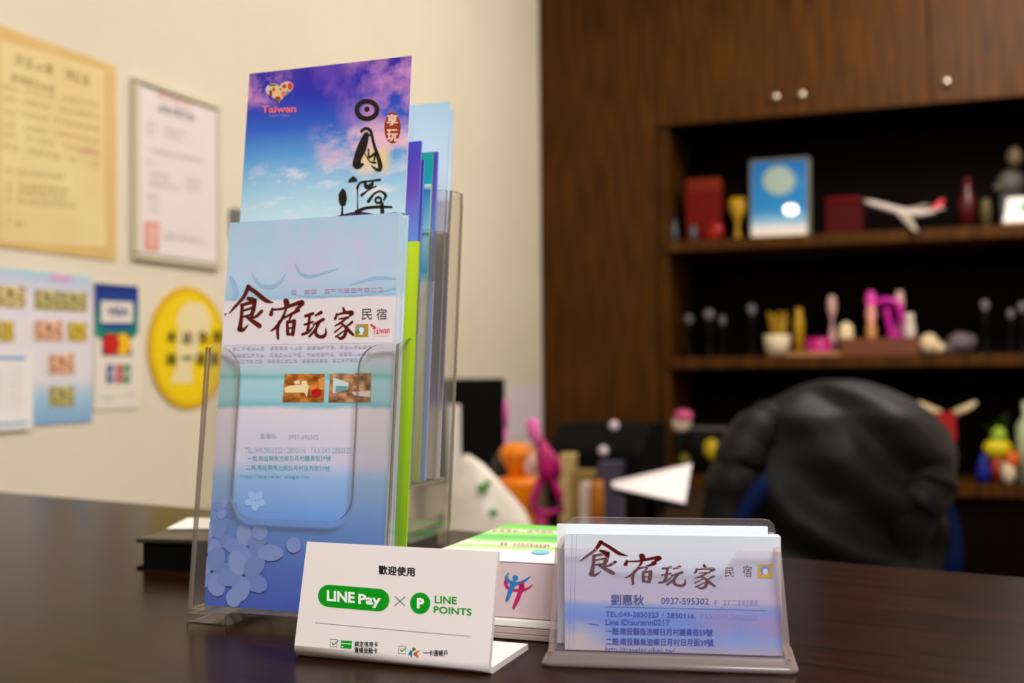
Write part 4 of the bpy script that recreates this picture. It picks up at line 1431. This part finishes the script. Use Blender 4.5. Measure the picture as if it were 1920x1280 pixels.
for y_ in ys:
    xa, xb = contour(y_)
    A_, B_ = atY(xa, y_, Y), atY(xb, y_, Y)
    c_ = (A_ + B_) / 2
    hw_ = (B_ - A_).length / 2
    row = []
    for k_ in range(K):
        a = 2 * math.pi * k_ / K
        ca, sa = math.cos(a), math.sin(a)
        ex = 2 / 2.4
        x_ = hw_ * math.copysign(abs(ca) ** ex, ca)
        yy = min(hw_ * .8, .135) * math.copysign(abs(sa) ** ex, sa)
        sp_ = Vector((x_ * 4.5, yy * 4.5, c_.z * 6))
        w1 = noise.noise(sp_ * 1.1 + Vector((3, 1, 2)))
        # diagonal folds running from the shoulders to the hem
        fold = math.sin((c_.z * 46 + x_ * 30) + 2.5 * w1)
        dsp = .026 * w1 + .011 * fold * (1 - abs(ca) ** 3) + .008 * noise.noise(sp_ * 3.0)
        d_ = Vector((ca, sa, 0))
        row.append((c_.x + x_ + d_.x * dsp * .4 - O.x, yy + d_.y * dsp * 1.6, c_.z - O.z + .004 * noise.noise(sp_ * 2)))
    rows.append(row)
m = MB(); m.grid(rows[::-1], M_jk, True, True, True, True); m.build('jacket_body', jk)
def jl(x, y, dy=0.0):
    return atY(x, y, Y + dy) - O
def sleeve(pts, rad, seed):
    m = MB()
    pts = [Vector(p_) for p_ in catmull([tuple(p_) for p_ in pts], 8)]
    n_ = 20
    rr_ = []
    for i in range(len(pts)):
        f_ = i / (len(pts) - 1) * (len(rad) - 1)
        a_ = int(min(f_, len(rad) - 2)); b_ = f_ - a_
        rr_.append((rad[a_] * (1 - b_) + rad[a_ + 1] * b_) * (1 + .05 * math.sin(i * 1.1 + seed)))
    m.tube(pts, rr_, M_jk, n_)
    return m
sleeve([jl(1450, 775, -.06), jl(1408, 820, -.08), jl(1378, 890, -.10), jl(1362, 980, -.10), jl(1356, 1080, -.09)], [.03, .045, .048, .045, .04], 1).build('sleeve', jk)
sleeve([jl(1690, 780, -.06), jl(1732, 850, -.09), jl(1740, 910, -.11), jl(1715, 955, -.12), jl(1690, 1030, -.10)], [.03, .045, .05, .045, .035], 3).build('sleeve', jk)
# lining showing at the open edges
m = MB()
m.grid([[jl(1436, 888, -.20), jl(1440, 915, -.20)], [jl(1412, 905, -.2), jl(1430, 935, -.2)], [jl(1390, 940, -.2), jl(1412, 960, -.2)], [jl(1370, 990, -.2), jl(1392, 992, -.2)], [jl(1356, 1040, -.19), jl(1384, 1040, -.19)]], M_bl)
o = m.build('lining', jk); o.modifiers.new('thick', 'SOLIDIFY').thickness = .004
m = MB()
m.grid([[jl(1764, 905, -.10), jl(1770, 905, -.10)], [jl(1770, 940, -.11), jl(1785, 945, -.11)], [jl(1782, 990, -.12), jl(1800, 990, -.12)], [jl(1776, 1040, -.12), jl(1806, 1035, -.12)], [jl(1764, 1090, -.12), jl(1806, 1090, -.12)]], M_bl)
o = m.build('lining', jk); o.modifiers.new('thick', 'SOLIDIFY').thickness = .004

# ------------------------------------------------------------------ things on the shelves
def cq(x, y, w):
    return CAB.uz(x, y, w)


def shelf_mb(build, name, lab, cat, x0, x1, yt, shelf, w, bevel=0.0, group=None, rot=0.0):
    """build(mb, halfwidth, height) in a frame at the middle of the footprint"""
    a, c = cq(x0, yt, w), cq(x1, yt, w)
    z = SH[shelf]
    m_ = MB()
    build(m_, (c[0] - a[0]) / 2, (a[1] + c[1]) / 2 - z)
    o = m_.build(name, None, CAB.matrix((a[0] + c[0]) / 2, w, z + .0005) @ Matrix.Rotation(R(rot), 4, 'Z'), bevel)
    tag(o, lab, cat, group)
    return o


def boxy(c, d=.05, top=None, nm=None, lidfrac=.8):
    mm = mat(nm or 'shelf_%d_%d_%d' % c, c, .6, 0, .1)
    def f_(m_, hw_, h_):
        m_.box((-hw_, 0, 0), (hw_, d, h_ * lidfrac), mm)
        m_.box((-hw_ * .97, .001, h_ * lidfrac), (hw_ * .97, d - .001, h_), mat('shelf_%d_%d_%d' % top, top, .6, 0, .1) if top else mm)
    return f_


def turned(prof, *mats_):
    def f_(m_, hw_, h_):
        n_ = len(mats_)
        for i, mm in enumerate(mats_):
            seg_ = [p_ for p_ in prof[i]]
            m_.lathe([(r_ * hw_, z_ * h_) for r_, z_ in seg_], mm)
    return f_


# top shelf
shelf_mb(boxy((104, 16, 6), .06, (112, 36, 14)), 'red_box', 'dark red box at the left end of the top shelf', 'box', 1285, 1351, 334, 0, .10, .003)
a = mat('shiny_red', (140, 10, 8), .4)
shelf_mb(lambda m_, hw_, h_: (m_.blob((0, 0, h_ * .5), (hw_, .012, h_ * .5), a, 14), m_.blob((-hw_ * .6, 0, h_ * .25), (hw_ * .6, .01, h_ * .25), a, 12)), 'red_ornament', 'small bright red ornament before the dark red box', 'ornament', 1325, 1357, 415, 0, .06)
shelf_mb(turned([[(.35, 0), (.4, .1), (.2, .3), (.3, .45), (1, .75), (.9, 1), (.75, .98), (.7, .78)]], mat('yellow_ceramic', (170, 128, 24), .4)), 'yellow_goblet', 'small yellow goblet left of the blue picture', 'goblet', 1366, 1398, 372, 0, .08)
shelf_mb(turned([[(.8, 0), (1, .3), (.7, .8), (.5, 1), (0, 1)]], mat('grey_glass', (70, 74, 80), .2)), 'grey_trinket', 'small grey trinket in the far left corner of the top shelf', 'ornament', 1256, 1272, 412, 0, .08)
shelf_mb(turned([[(.8, 0), (1, .4), (.6, .9), (0, 1)]], mat('grey_glass', (70, 74, 80), .2)), 'grey_trinket', 'small grey trinket below the left side of the dark red box', 'ornament', 1290, 1308, 420, 0, .05)
# picture in a frame
a0, a1 = cq(1408, 300, .09), cq(1512, 296, .09)
TILT = 6.4
pic = thing('framed_picture', 'blue picture with pale moon disc in a frame on the top shelf', 'picture', CAB.P((a0[0] + a1[0]) / 2, .075, SH[0] + .0015), CAB.ang)
pic.matrix_world = pic.matrix_world @ Matrix.Rotation(R(-TILT), 4, 'X')
pwid, phei = a1[0] - a0[0], a0[1] - SH[0]
fr_ = mat('picture_frame', (104, 98, 88), .35)
b_ = .006
m = MB()
m.box((-pwid / 2 - b_, 0, 0), (pwid / 2 + b_, .012, b_), fr_); m.box((-pwid / 2 - b_, 0, phei - b_), (pwid / 2 + b_, .012, phei + b_ * .3), fr_)
m.box((-pwid / 2 - b_, 0, b_), (-pwid / 2, .012, phei - b_), fr_); m.box((pwid / 2, 0, b_), (pwid / 2 + 2 * b_, .012, phei - b_), fr_)
m.build('frame', pic)
M_picp = printed('picture_print', [(0, (236, 216, 200)), (.1, (226, 220, 220)), (.2, (130, 180, 210)), (.34, (40, 130, 190)), (1, (16, 100, 170))], .05, 2, .03, .5)
PM = pic.matrix_world
s = Sheet(PM @ Vector((-pwid / 2, .003, b_)), CAB.e1, PM.to_3x3() @ Vector((0, 0, 1)), pwid, phei - 2 * b_, .004, M_picp)
s.lift = .0006
s.zm = ZM(1230, 230, 1920 / 690)
s.ell(642, 302, 84, 76, mat('moon_print', (150, 168, 160), .06), 1)
s.build('print', pic)
m = MB(); m.plate([(-.03, .014, .0), (.03, .014, 0), (.02, .014, phei * .7), (-.02, .014, phei * .7)], (0, .03, 0), fr_); m.build('easel_back', pic)
shelf_mb(boxy((66, 3, 5), .06, (84, 3, 6)), 'maroon_box', 'maroon box between the blue picture and the model aeroplane', 'box', 1545, 1618, 368, 0, .10, .008)
# model aeroplane
w = .09
a0, a1 = cq(1620, 380, w), cq(1770, 385, w)
ctr = cq(1690, 396, w)
pl_ = thing('model_aeroplane', 'white model aeroplane with red tail on the top shelf', 'model aeroplane', CAB.P(ctr[0], w, SH[0]), CAB.ang)
def pq(x, y, dw=0.0):
    q_ = cq(x, y, w + dw)
    return Vector((q_[0] - ctr[0], dw, q_[1] - SH[0]))
M_pl = mat('plane_white', (206, 190, 184), .35)
m = MB(); m.tube([pq(1620, 376), pq(1632, 380), pq(1660, 388), pq(1690, 396), pq(1725, 400), pq(1752, 396), pq(1766, 388)], [.003, .009, .0115, .0115, .011, .007, .003], M_pl, 14); m.build('fuselage', pl_)
for dw, tipx, tipy in ((-.13, 1712, 432), (.13, 1735, 384)):
    A_, B_ = pq(1678, 398), pq(1706, 401)
    T_ = pq(tipx, tipy, dw); T2 = pq(tipx + 9, tipy + 2, dw)
    m = MB(); m.plate([A_, B_, T2, T_], (0, 0, .003), mat('plane_wing', (170, 156, 140), .4)); m.build('wing', pl_)
m = MB(); m.plate([pq(1740, 396), pq(1764, 390), pq(1772, 372), pq(1762, 374)], (0, .003, 0), mat('plane_tail', (206, 50, 60), .4)); m.build('tail_fin', pl_)
for dw in (-.035, .035):
    m = MB(); m.plate([pq(1748, 394), pq(1764, 390), pq(1772, 391, dw), pq(1766, 392, dw)], (0, 0, .002), M_pl); m.build('tail_plane', pl_)
m = MB(); m.tube([pq(1690, 404), pq(1694, 420), Vector((.005, 0, .006))], [.003, .003, .004], M_black, 8); m.lathe([(.028, 0), (.028, .004), (.01, .007), (0, .007)], M_black, (.005, 0, 0.0)); m.build('stand', pl_)
shelf_mb(turned([[(1, 0), (1, .55), (.5, .75), (.4, .96), (0, 1)]], mat('wine_red', (66, 10, 16), .3)), 'red_bottle', 'dark red bottle right of the model aeroplane', 'bottle', 1795, 1832, 330, 0, .10)
shelf_mb(turned([[(1, 0), (1, .8), (.8, .92), (.8, 1), (0, 1)]], mat('olive_jar', (86, 76, 46), .4)), 'olive_jar', 'small olive jar right of the dark red bottle', 'jar', 1838, 1858, 374, 0, .06)
# soft toy and white card on a wooden base at the right
w = .12
a0, a1 = cq(1868, 420, w), cq(1925, 420, w)
fig = thing('figurine', 'brown grey seated figurine at the right end of the top shelf', 'figurine', CAB.P((a0[0] + a1[0]) / 2, w, SH[0]), CAB.ang)
M_fig = noisy('figurine_brown', (92, 70, 46), (70, 58, 44), 20, .6)
M_fig2 = noisy('figurine_grey', (66, 62, 56), (52, 50, 48), 20, .6)
def fz(y):
    return cq(1900, y, w)[1] - SH[0]
m = MB(); m.blob((0, 0, fz(345)), (.045, .035, .045), M_fig2, 18, .15, 2); m.box((-.03, -.02, 0), (.03, .03, fz(365)), M_fig2); m.build('body', fig, None)
m = MB(); m.blob((.012, 0, fz(295)), (.024, .022, .032), M_fig, 16, .1, 1); m.build('head', fig)
m = MB(); m.blob((-.036, -.015, fz(352)), (.016, .016, .014), M_fig, 12); m.build('paw', fig)
shelf_mb(lambda m_, hw_, h_: (m_.plate([(-hw_, 0, .012), (hw_, 0, .012), (hw_ * .95, .03, h_), (-hw_ * .62, .03, h_)], (0, .003, 0), M_paper),
                              m_.box((-hw_ * 1.1, -.012, 0), (hw_ * 1.1, .04, .012), mat('base_wood', (150, 110, 60), .5)),
                              m_.box((hw_ * .3, .008, h_ * .5), (hw_ * .7, .02, h_ * .78), mat('leaf_green_print', (40, 150, 90), .5))), 'desk_card', 'white card with green mark on a wooden base', 'card', 1880, 1935, 368, 0, .05)

# middle shelf
shelf_mb(turned([[(.75, 0), (.95, .5), (1, 1), (.9, 1), (.85, .7)]], mat('white_pot', (214, 196, 166), .5)), 'white_pot', 'cream white pot on the left of the middle shelf', 'pot', 1432, 1482, 628, 1, .07)
def gold_plant(m_, hw_, h_):
    g_ = mat('gold_leaf', (156, 120, 10), .35)
    for k_ in range(9):
        a_ = R(40 * k_)
        m_.tube([(.006 * math.cos(a_), .006 * math.sin(a_), 0), (hw_ * .7 * math.cos(a_), .5 * hw_ * math.sin(a_), h_ * (.7 + .3 * ((k_ * 7) % 5) / 5)), (hw_ * math.cos(a_), .6 * hw_ * math.sin(a_), h_ * (.8 + .2 * ((k_ * 3) % 4) / 4))], [.007, .008, .004], g_, 8)
p_ = shelf_mb(gold_plant, 'gold_plant', 'golden artificial sprig standing behind the cream pot', 'ornament', 1440, 1478, 580, 1, .12)
shelf_mb(turned([[(1, 0), (1, .78), (.7, .84), (.7, 1), (0, 1)]], mat('gold_glass', (170, 132, 16), .3)), 'gold_bottle', 'slim golden bottle between pot and magenta tin', 'bottle', 1488, 1507, 578, 1, .08)
shelf_mb(turned([[(.96, 0), (1, .15), (1, .75), (.94, .8), (.94, 1), (0, 1)]], mat('magenta_tin', (176, 20, 110), .35)), 'magenta_tin', 'flat magenta tin on the middle shelf', 'tin', 1510, 1560, 634, 1, .07)
shelf_mb(boxy((176, 130, 84), .05, None, None, .9), 'flat_box', 'low tan box under the magenta tin front', 'box', 1474, 1574, 660, 1, .012)
shelf_mb(turned([[(.9, 0), (1, .3), (.3, .5), (.3, .6), (1, .75), (.9, .95), (0, 1)]], mat('pale_pink', (206, 160, 156), .3)), 'pink_ball', 'pale pink ball on a dark stem above the magenta tin', 'ornament', 1551, 1568, 552, 1, .15)
# wooden tray with its small things
w = .05
a0, a1 = cq(1576, 634, w), cq(1722, 634, w)
tz = a0[1] - SH[1]
tr_ = thing('wooden_box', 'brown open wooden box at the middle of the middle shelf', 'box', CAB.P((a0[0] + a1[0]) / 2, w, SH[1]), CAB.ang)
hw_ = (a1[0] - a0[0]) / 2
M_tw = noisy('tray_wood', (112, 54, 6), (96, 44, 6), 6, .45, (2, 10, 10))
for nm, q0, q1 in (('front_side', (-hw_, 0, 0), (hw_, .008, tz)), ('back_side', (-hw_, .15, 0), (hw_, .158, tz)), ('end', (-hw_, .008, 0), (-hw_ + .008, .15, tz)), ('end', (hw_ - .008, .008, 0), (hw_, .15, tz)), ('bottom', (-hw_ + .008, .008, .0), (hw_ - .008, .15, .006))):
    m = MB(); m.box(q0, q1, M_tw); m.build(nm, tr_)
SH = SH + (SH[1] + .006,)
shelf_mb(turned([[(.7, 0), (1, .5), (.9, .85), (0, 1)]], mat('ivory', (226, 206, 160), .5)), 'ivory_egg', 'ivory egg shaped ornament at the left in the wooden box', 'ornament', 1572, 1600, 602, 3, .085)
shelf_mb(turned([[(1, 0), (.8, .2), (1, .4), (.6, .5)], [(.6, .5), (1, .62), (.7, .75)], [(.7, .75), (1.1, .85), (.6, 1), (0, 1)]], mat('gold_figure', (196, 136, 80), .4), mat('rose_figure', (222, 150, 140), .4), mat('pink_figure', (214, 70, 160), .4)), 'slim_statuette', 'slim gold and pink statuette inside the wooden box', 'statuette', 1622, 1643, 546, 3, .095)
def pinkring(m_, hw_, h_):
    mm = mat('hot_pink', (190, 20, 150), .35)
    pts_ = [(-hw_, 0, h_ * .95), (-hw_ * .2, 0, h_), (hw_ * .6, 0, h_ * .92), (hw_ * .95, 0, h_ * .55), (hw_ * .9, 0, h_ * .05), (hw_ * .3, 0, .01), (hw_ * .1, 0, h_ * .45), (-hw_ * .2, 0, h_ * .85)]
    m_.tube([Vector(q_) for q_ in catmull(pts_, 5)], .011, mm, 10)
    m_.tube([(hw_ * .2, 0, h_ * .35), (hw_ * .85, 0, h_ * .3)], .012, mm, 8)
shelf_mb(pinkring, 'pink_loop_ornament', 'hot pink looped ornament leaning in the wooden box', 'ornament', 1640, 1693, 563, 3, .10)
shelf_mb(turned([[(.9, 0), (1, .4), (.3, .55), (.3, .62), (1, .8), (.7, 1), (0, 1)]], mat('pale_pink', (206, 160, 156), .3)), 'pink_ball', 'pale pink ball rising behind the hot pink looped ornament', 'ornament', 1677, 1696, 546, 3, .13)
shelf_mb(turned([[(1, 0), (1, .7), (.7, .8), (.8, .82), (.8, 1), (0, 1)]], mat('white_plastic_dim', (206, 192, 180), .4)), 'white_bottle', 'small white bottle at the right in the wooden box', 'bottle', 1694, 1716, 588, 3, .075)
shelf_mb(lambda m_, hw_, h_: (m_.blob((-hw_ * .2, 0, h_ * .5), (hw_ * .8, .03, h_ * .5), mat('shell_cream', (216, 190, 156), .5), 18, .2, 3), m_.blob((hw_ * .6, 0, h_ * .3), (hw_ * .45, .02, h_ * .3), mat('shell_cream', (216, 190, 156), .5), 12)), 'cream_shell', 'cream sea shell right of the wooden box', 'shell', 1722, 1772, 626, 1, .07)
shelf_mb(lambda m_, hw_, h_: (m_.blob((0, 0, h_ * .5), (hw_, .035, h_ * .5), mat('shell_grey', (96, 82, 88), .5), 20, .25, 5), m_.blob((-hw_ * .7, -.01, h_ * .25), (hw_ * .4, .02, h_ * .25), mat('shell_grey', (96, 82, 88), .5), 12)), 'grey_shell', 'grey mauve stone right of the cream shell', 'stone', 1774, 1832, 624, 1, .07)
gl_ = mat('smoked_glass', (5, 4, 5), .6, 0, .1); glint_ = mat('painted_glint', (104, 100, 108), .3)  # highlight dots painted as grey tops on the dark glass
for x0, x1, yt, w_, lab in ((1280, 1302, 590, .12, 'dark glass ornament with painted glint, leftmost on the middle shelf'), (1316, 1342, 580, .10, 'dark glass ornament with painted glint, second from the left on the middle shelf'), (1345, 1363, 592, .13, 'low dark glass ornament with painted glint, third from the left on the middle shelf'),
                            (1398, 1420, 570, .13, 'tall dark glass ornament with painted glint, nearest to the golden sprig'), (1835, 1858, 562, .12, 'dark glass ornament with painted glint, right of the grey mauve stone'), (1885, 1905, 580, .10, 'low dark glass ornament with painted glint, near the right frame side'), (1904, 1930, 566, .13, 'dark glass ornament with painted glint, at the far right of the middle shelf')):
    shelf_mb(turned([[(.9, 0), (1, .02), (.35, .08), (.3, .4), (.6, .6), (.4, .8)], [(.4, .8), (.75, .86), (.8, .92), (.5, .99), (0, 1)]], gl_, glint_), 'dark_glass_ornament', lab, 'ornament', x0, x1, yt, 1, w_)

# lower shelf (on the cupboard base)
ZL = SH[2]
def low(build, name, lab, cat, x0, x1, yt, yb, w, bevel=0.0):
    """stands on a small riser block hidden by the jacket when the photo shows it raised"""
    a_, c_ = cq(x0, yt, w), cq(x1, yt, w)
    zb2 = cq(x0, yb, w)[1] - ZL
    m_ = MB()
    build(m_, (c_[0] - a_[0]) / 2, a_[1] - ZL, max(zb2, 0))
    return tag(m_.build(name, None, CAB.matrix((a_[0] + c_[0]) / 2, w, ZL + .0005), bevel), lab, cat)
M_gly = mat('dull_grey', (96, 88, 84), .5)
wh_ = mat('cream_toy', (220, 196, 176), .5)
# stack of boxes at the left carrying the pink and white toy
w = .10
rs = cq(1250, 806, w)[1] - ZL
low(lambda m_, hw_, h_, z_: (m_.box((-hw_, 0, 0), (hw_, .16, h_ * .55), M_blackm), m_.box((-hw_ * .97, .004, h_ * .56), (hw_ * .97, .15, h_ * .93), M_black), m_.box((-hw_, 0, h_ * .93), (hw_, .155, h_), M_gly)), 'dark_case', 'stack-like dark case with grey lid at the left of the lower shelf', 'case', 1262, 1362, 800, 905, .12)
def pinktoy(m_, hw_, h_, z_):
    zc_ = h_
    m_.lathe([(.02, 0), (.02, z_)], M_blackm)
    m_.blob((0, 0, z_ + (h_ - z_) * .42), (hw_, .03, (h_ - z_) * .45), wh_, 16, .15, 2)
    m_.blob((hw_ * .45, -.015, z_ + (h_ - z_) * .75), (hw_ * .75, .025, (h_ - z_) * .28), mat('toy_pink', (222, 90, 140), .5), 14)
low(pinktoy, 'small_toy', 'white toy with pink top at the left of the lower shelf', 'toy', 1246, 1296, 768, 810, .08)
low(lambda m_, hw_, h_, z_: (m_.lathe([(.012, 0), (.012, z_)], M_blackm), m_.blob((0, 0, (h_ + z_) / 2), (hw_, .018, (h_ - z_) / 2), mat('lemon', (186, 160, 16), .5), 14)), 'yellow_ball', 'yellow ball in front of the dark case', 'ball', 1318, 1350, 822, 862, .06)
low(lambda m_, hw_, h_, z_: (m_.lathe([(.012, 0), (.012, z_)], M_blackm), m_.blob((0, 0, (h_ + z_) / 2), (hw_, .014, (h_ - z_) / 2), mat('dull_lemon', (104, 96, 14), .5), 12)), 'yellow_ball', 'small olive ball low behind the white paper', 'ball', 1270, 1294, 850, 872, .06)
def winged(m_, hw_, h_, z_):
    rd = mat('toy_red', (156, 6, 8), .45)
    m_.plate([(-hw_ * .42, 0, h_ * .52), (hw_ * .18, 0, h_ * .50), (hw_ * .16, 0, h_ * .86), (-hw_ * .52, 0, h_ * .86)], (0, .05, 0), rd)
    m_.plate([(-hw_ * .38, 0, .0), (hw_ * .1, 0, .0), (hw_ * .22, 0, h_ * .34), (-hw_ * .12, 0, h_ * .36)], (0, .05, 0), rd)
    m_.box((-hw_ * .3, .01, h_ * .34), (hw_ * .12, .04, h_ * .52), mat('toy_olive', (74, 58, 10), .5))
    for sgn, x0_ in ((-1, -hw_ * .3), (1, hw_ * .1)):
        m_.tube([(x0_ - sgn * -.0, .02, h_ * .84), (x0_ + sgn * hw_ * .45, .02, h_ * .92), (x0_ + sgn * hw_ * .72, .02, h_ * .985)], [.012, .011, .006], mat('toy_cream', (228, 204, 160), .5), 10)
low(winged, 'winged_toy', 'red toy with two cream wing arms on the lower shelf', 'toy', 1722, 1842, 752, 905, .06)
low(lambda m_, hw_, h_, z_: m_.lathe([(hw_ * .8, 0), (hw_, h_ * .4), (hw_ * .5, h_ * .8), (hw_ * .3, h_), (0, h_)], mat('toy_blue', (10, 30, 130), .4)), 'blue_bottle', 'small blue bottle right of the red toy', 'bottle', 1828, 1858, 850, 908, .05)
def duck(m_, hw_, h_, z_):
    m_.lathe([(hw_ * .5, 0), (hw_ * .5, z_)], mat('toy_orange_red', (150, 46, 10), .5))
    yl = mat('toy_yellow', (210, 190, 20), .4)
    m_.blob((0, 0, z_ + (h_ - z_) * .3), (hw_, .03, (h_ - z_) * .34), yl, 16)
    m_.blob((hw_ * .1, 0, z_ + (h_ - z_) * .7), (hw_ * .55, .025, (h_ - z_) * .32), mat('toy_lime', (150, 176, 50), .4), 14)
low(duck, 'yellow_toy', 'round yellow and lime toy on the lower shelf at the right', 'toy', 1842, 1898, 800, 858, .09)
low(lambda m_, hw_, h_, z_: (m_.blob((0, 0, h_ * .35), (hw_ * .6, .02, h_ * .36), mat('toy_white2', (214, 196, 170), .5), 12), m_.blob((hw_ * .3, 0, h_ * .75), (hw_ * .6, .02, h_ * .27), mat('toy_orange', (206, 88, 16), .5), 12)), 'orange_figure', 'orange topped cream figure before the yellow toy', 'figure', 1866, 1915, 846, 905, .04)
def bush(m_, hw_, h_, z_):
    g_ = mat('leaf_dark', (44, 66, 12), .5)
    m_.lathe([(hw_ * .6, 0), (hw_ * .7, z_)], M_gly)
    for k_ in range(22):
        a_ = k_ * 2.4
        rr_ = hw_ * (.4 + .6 * ((k_ * 5) % 7) / 7)
        zz = z_ + (h_ - z_) * (.3 + .7 * ((k_ * 3) % 8) / 8)
        m_.plate([(0, 0, z_), (rr_ * .5 * math.cos(a_) - .01, rr_ * .5 * math.sin(a_), zz * .8 + z_ * .2), (rr_ * math.cos(a_), rr_ * math.sin(a_), zz), (rr_ * .5 * math.cos(a_) + .01, rr_ * .5 * math.sin(a_), zz * .8 + z_ * .2)], (.001, .001, 0), g_)
low(bush, 'potted_plant', 'small dark green potted plant behind the yellow toy', 'plant', 1840, 1904, 765, 850, .17)
low(lambda m_, hw_, h_, z_: m_.lathe([(hw_, 0), (hw_, h_ * .7), (hw_ * .45, h_ * .82), (hw_ * .5, h_), (0, h_)], mat('pale_bottle', (176, 186, 150), .3)), 'pale_bottle', 'pale bottle at the far right of the lower shelf', 'bottle', 1904, 1950, 752, 905, .08)

bpy.context.view_layer.update()
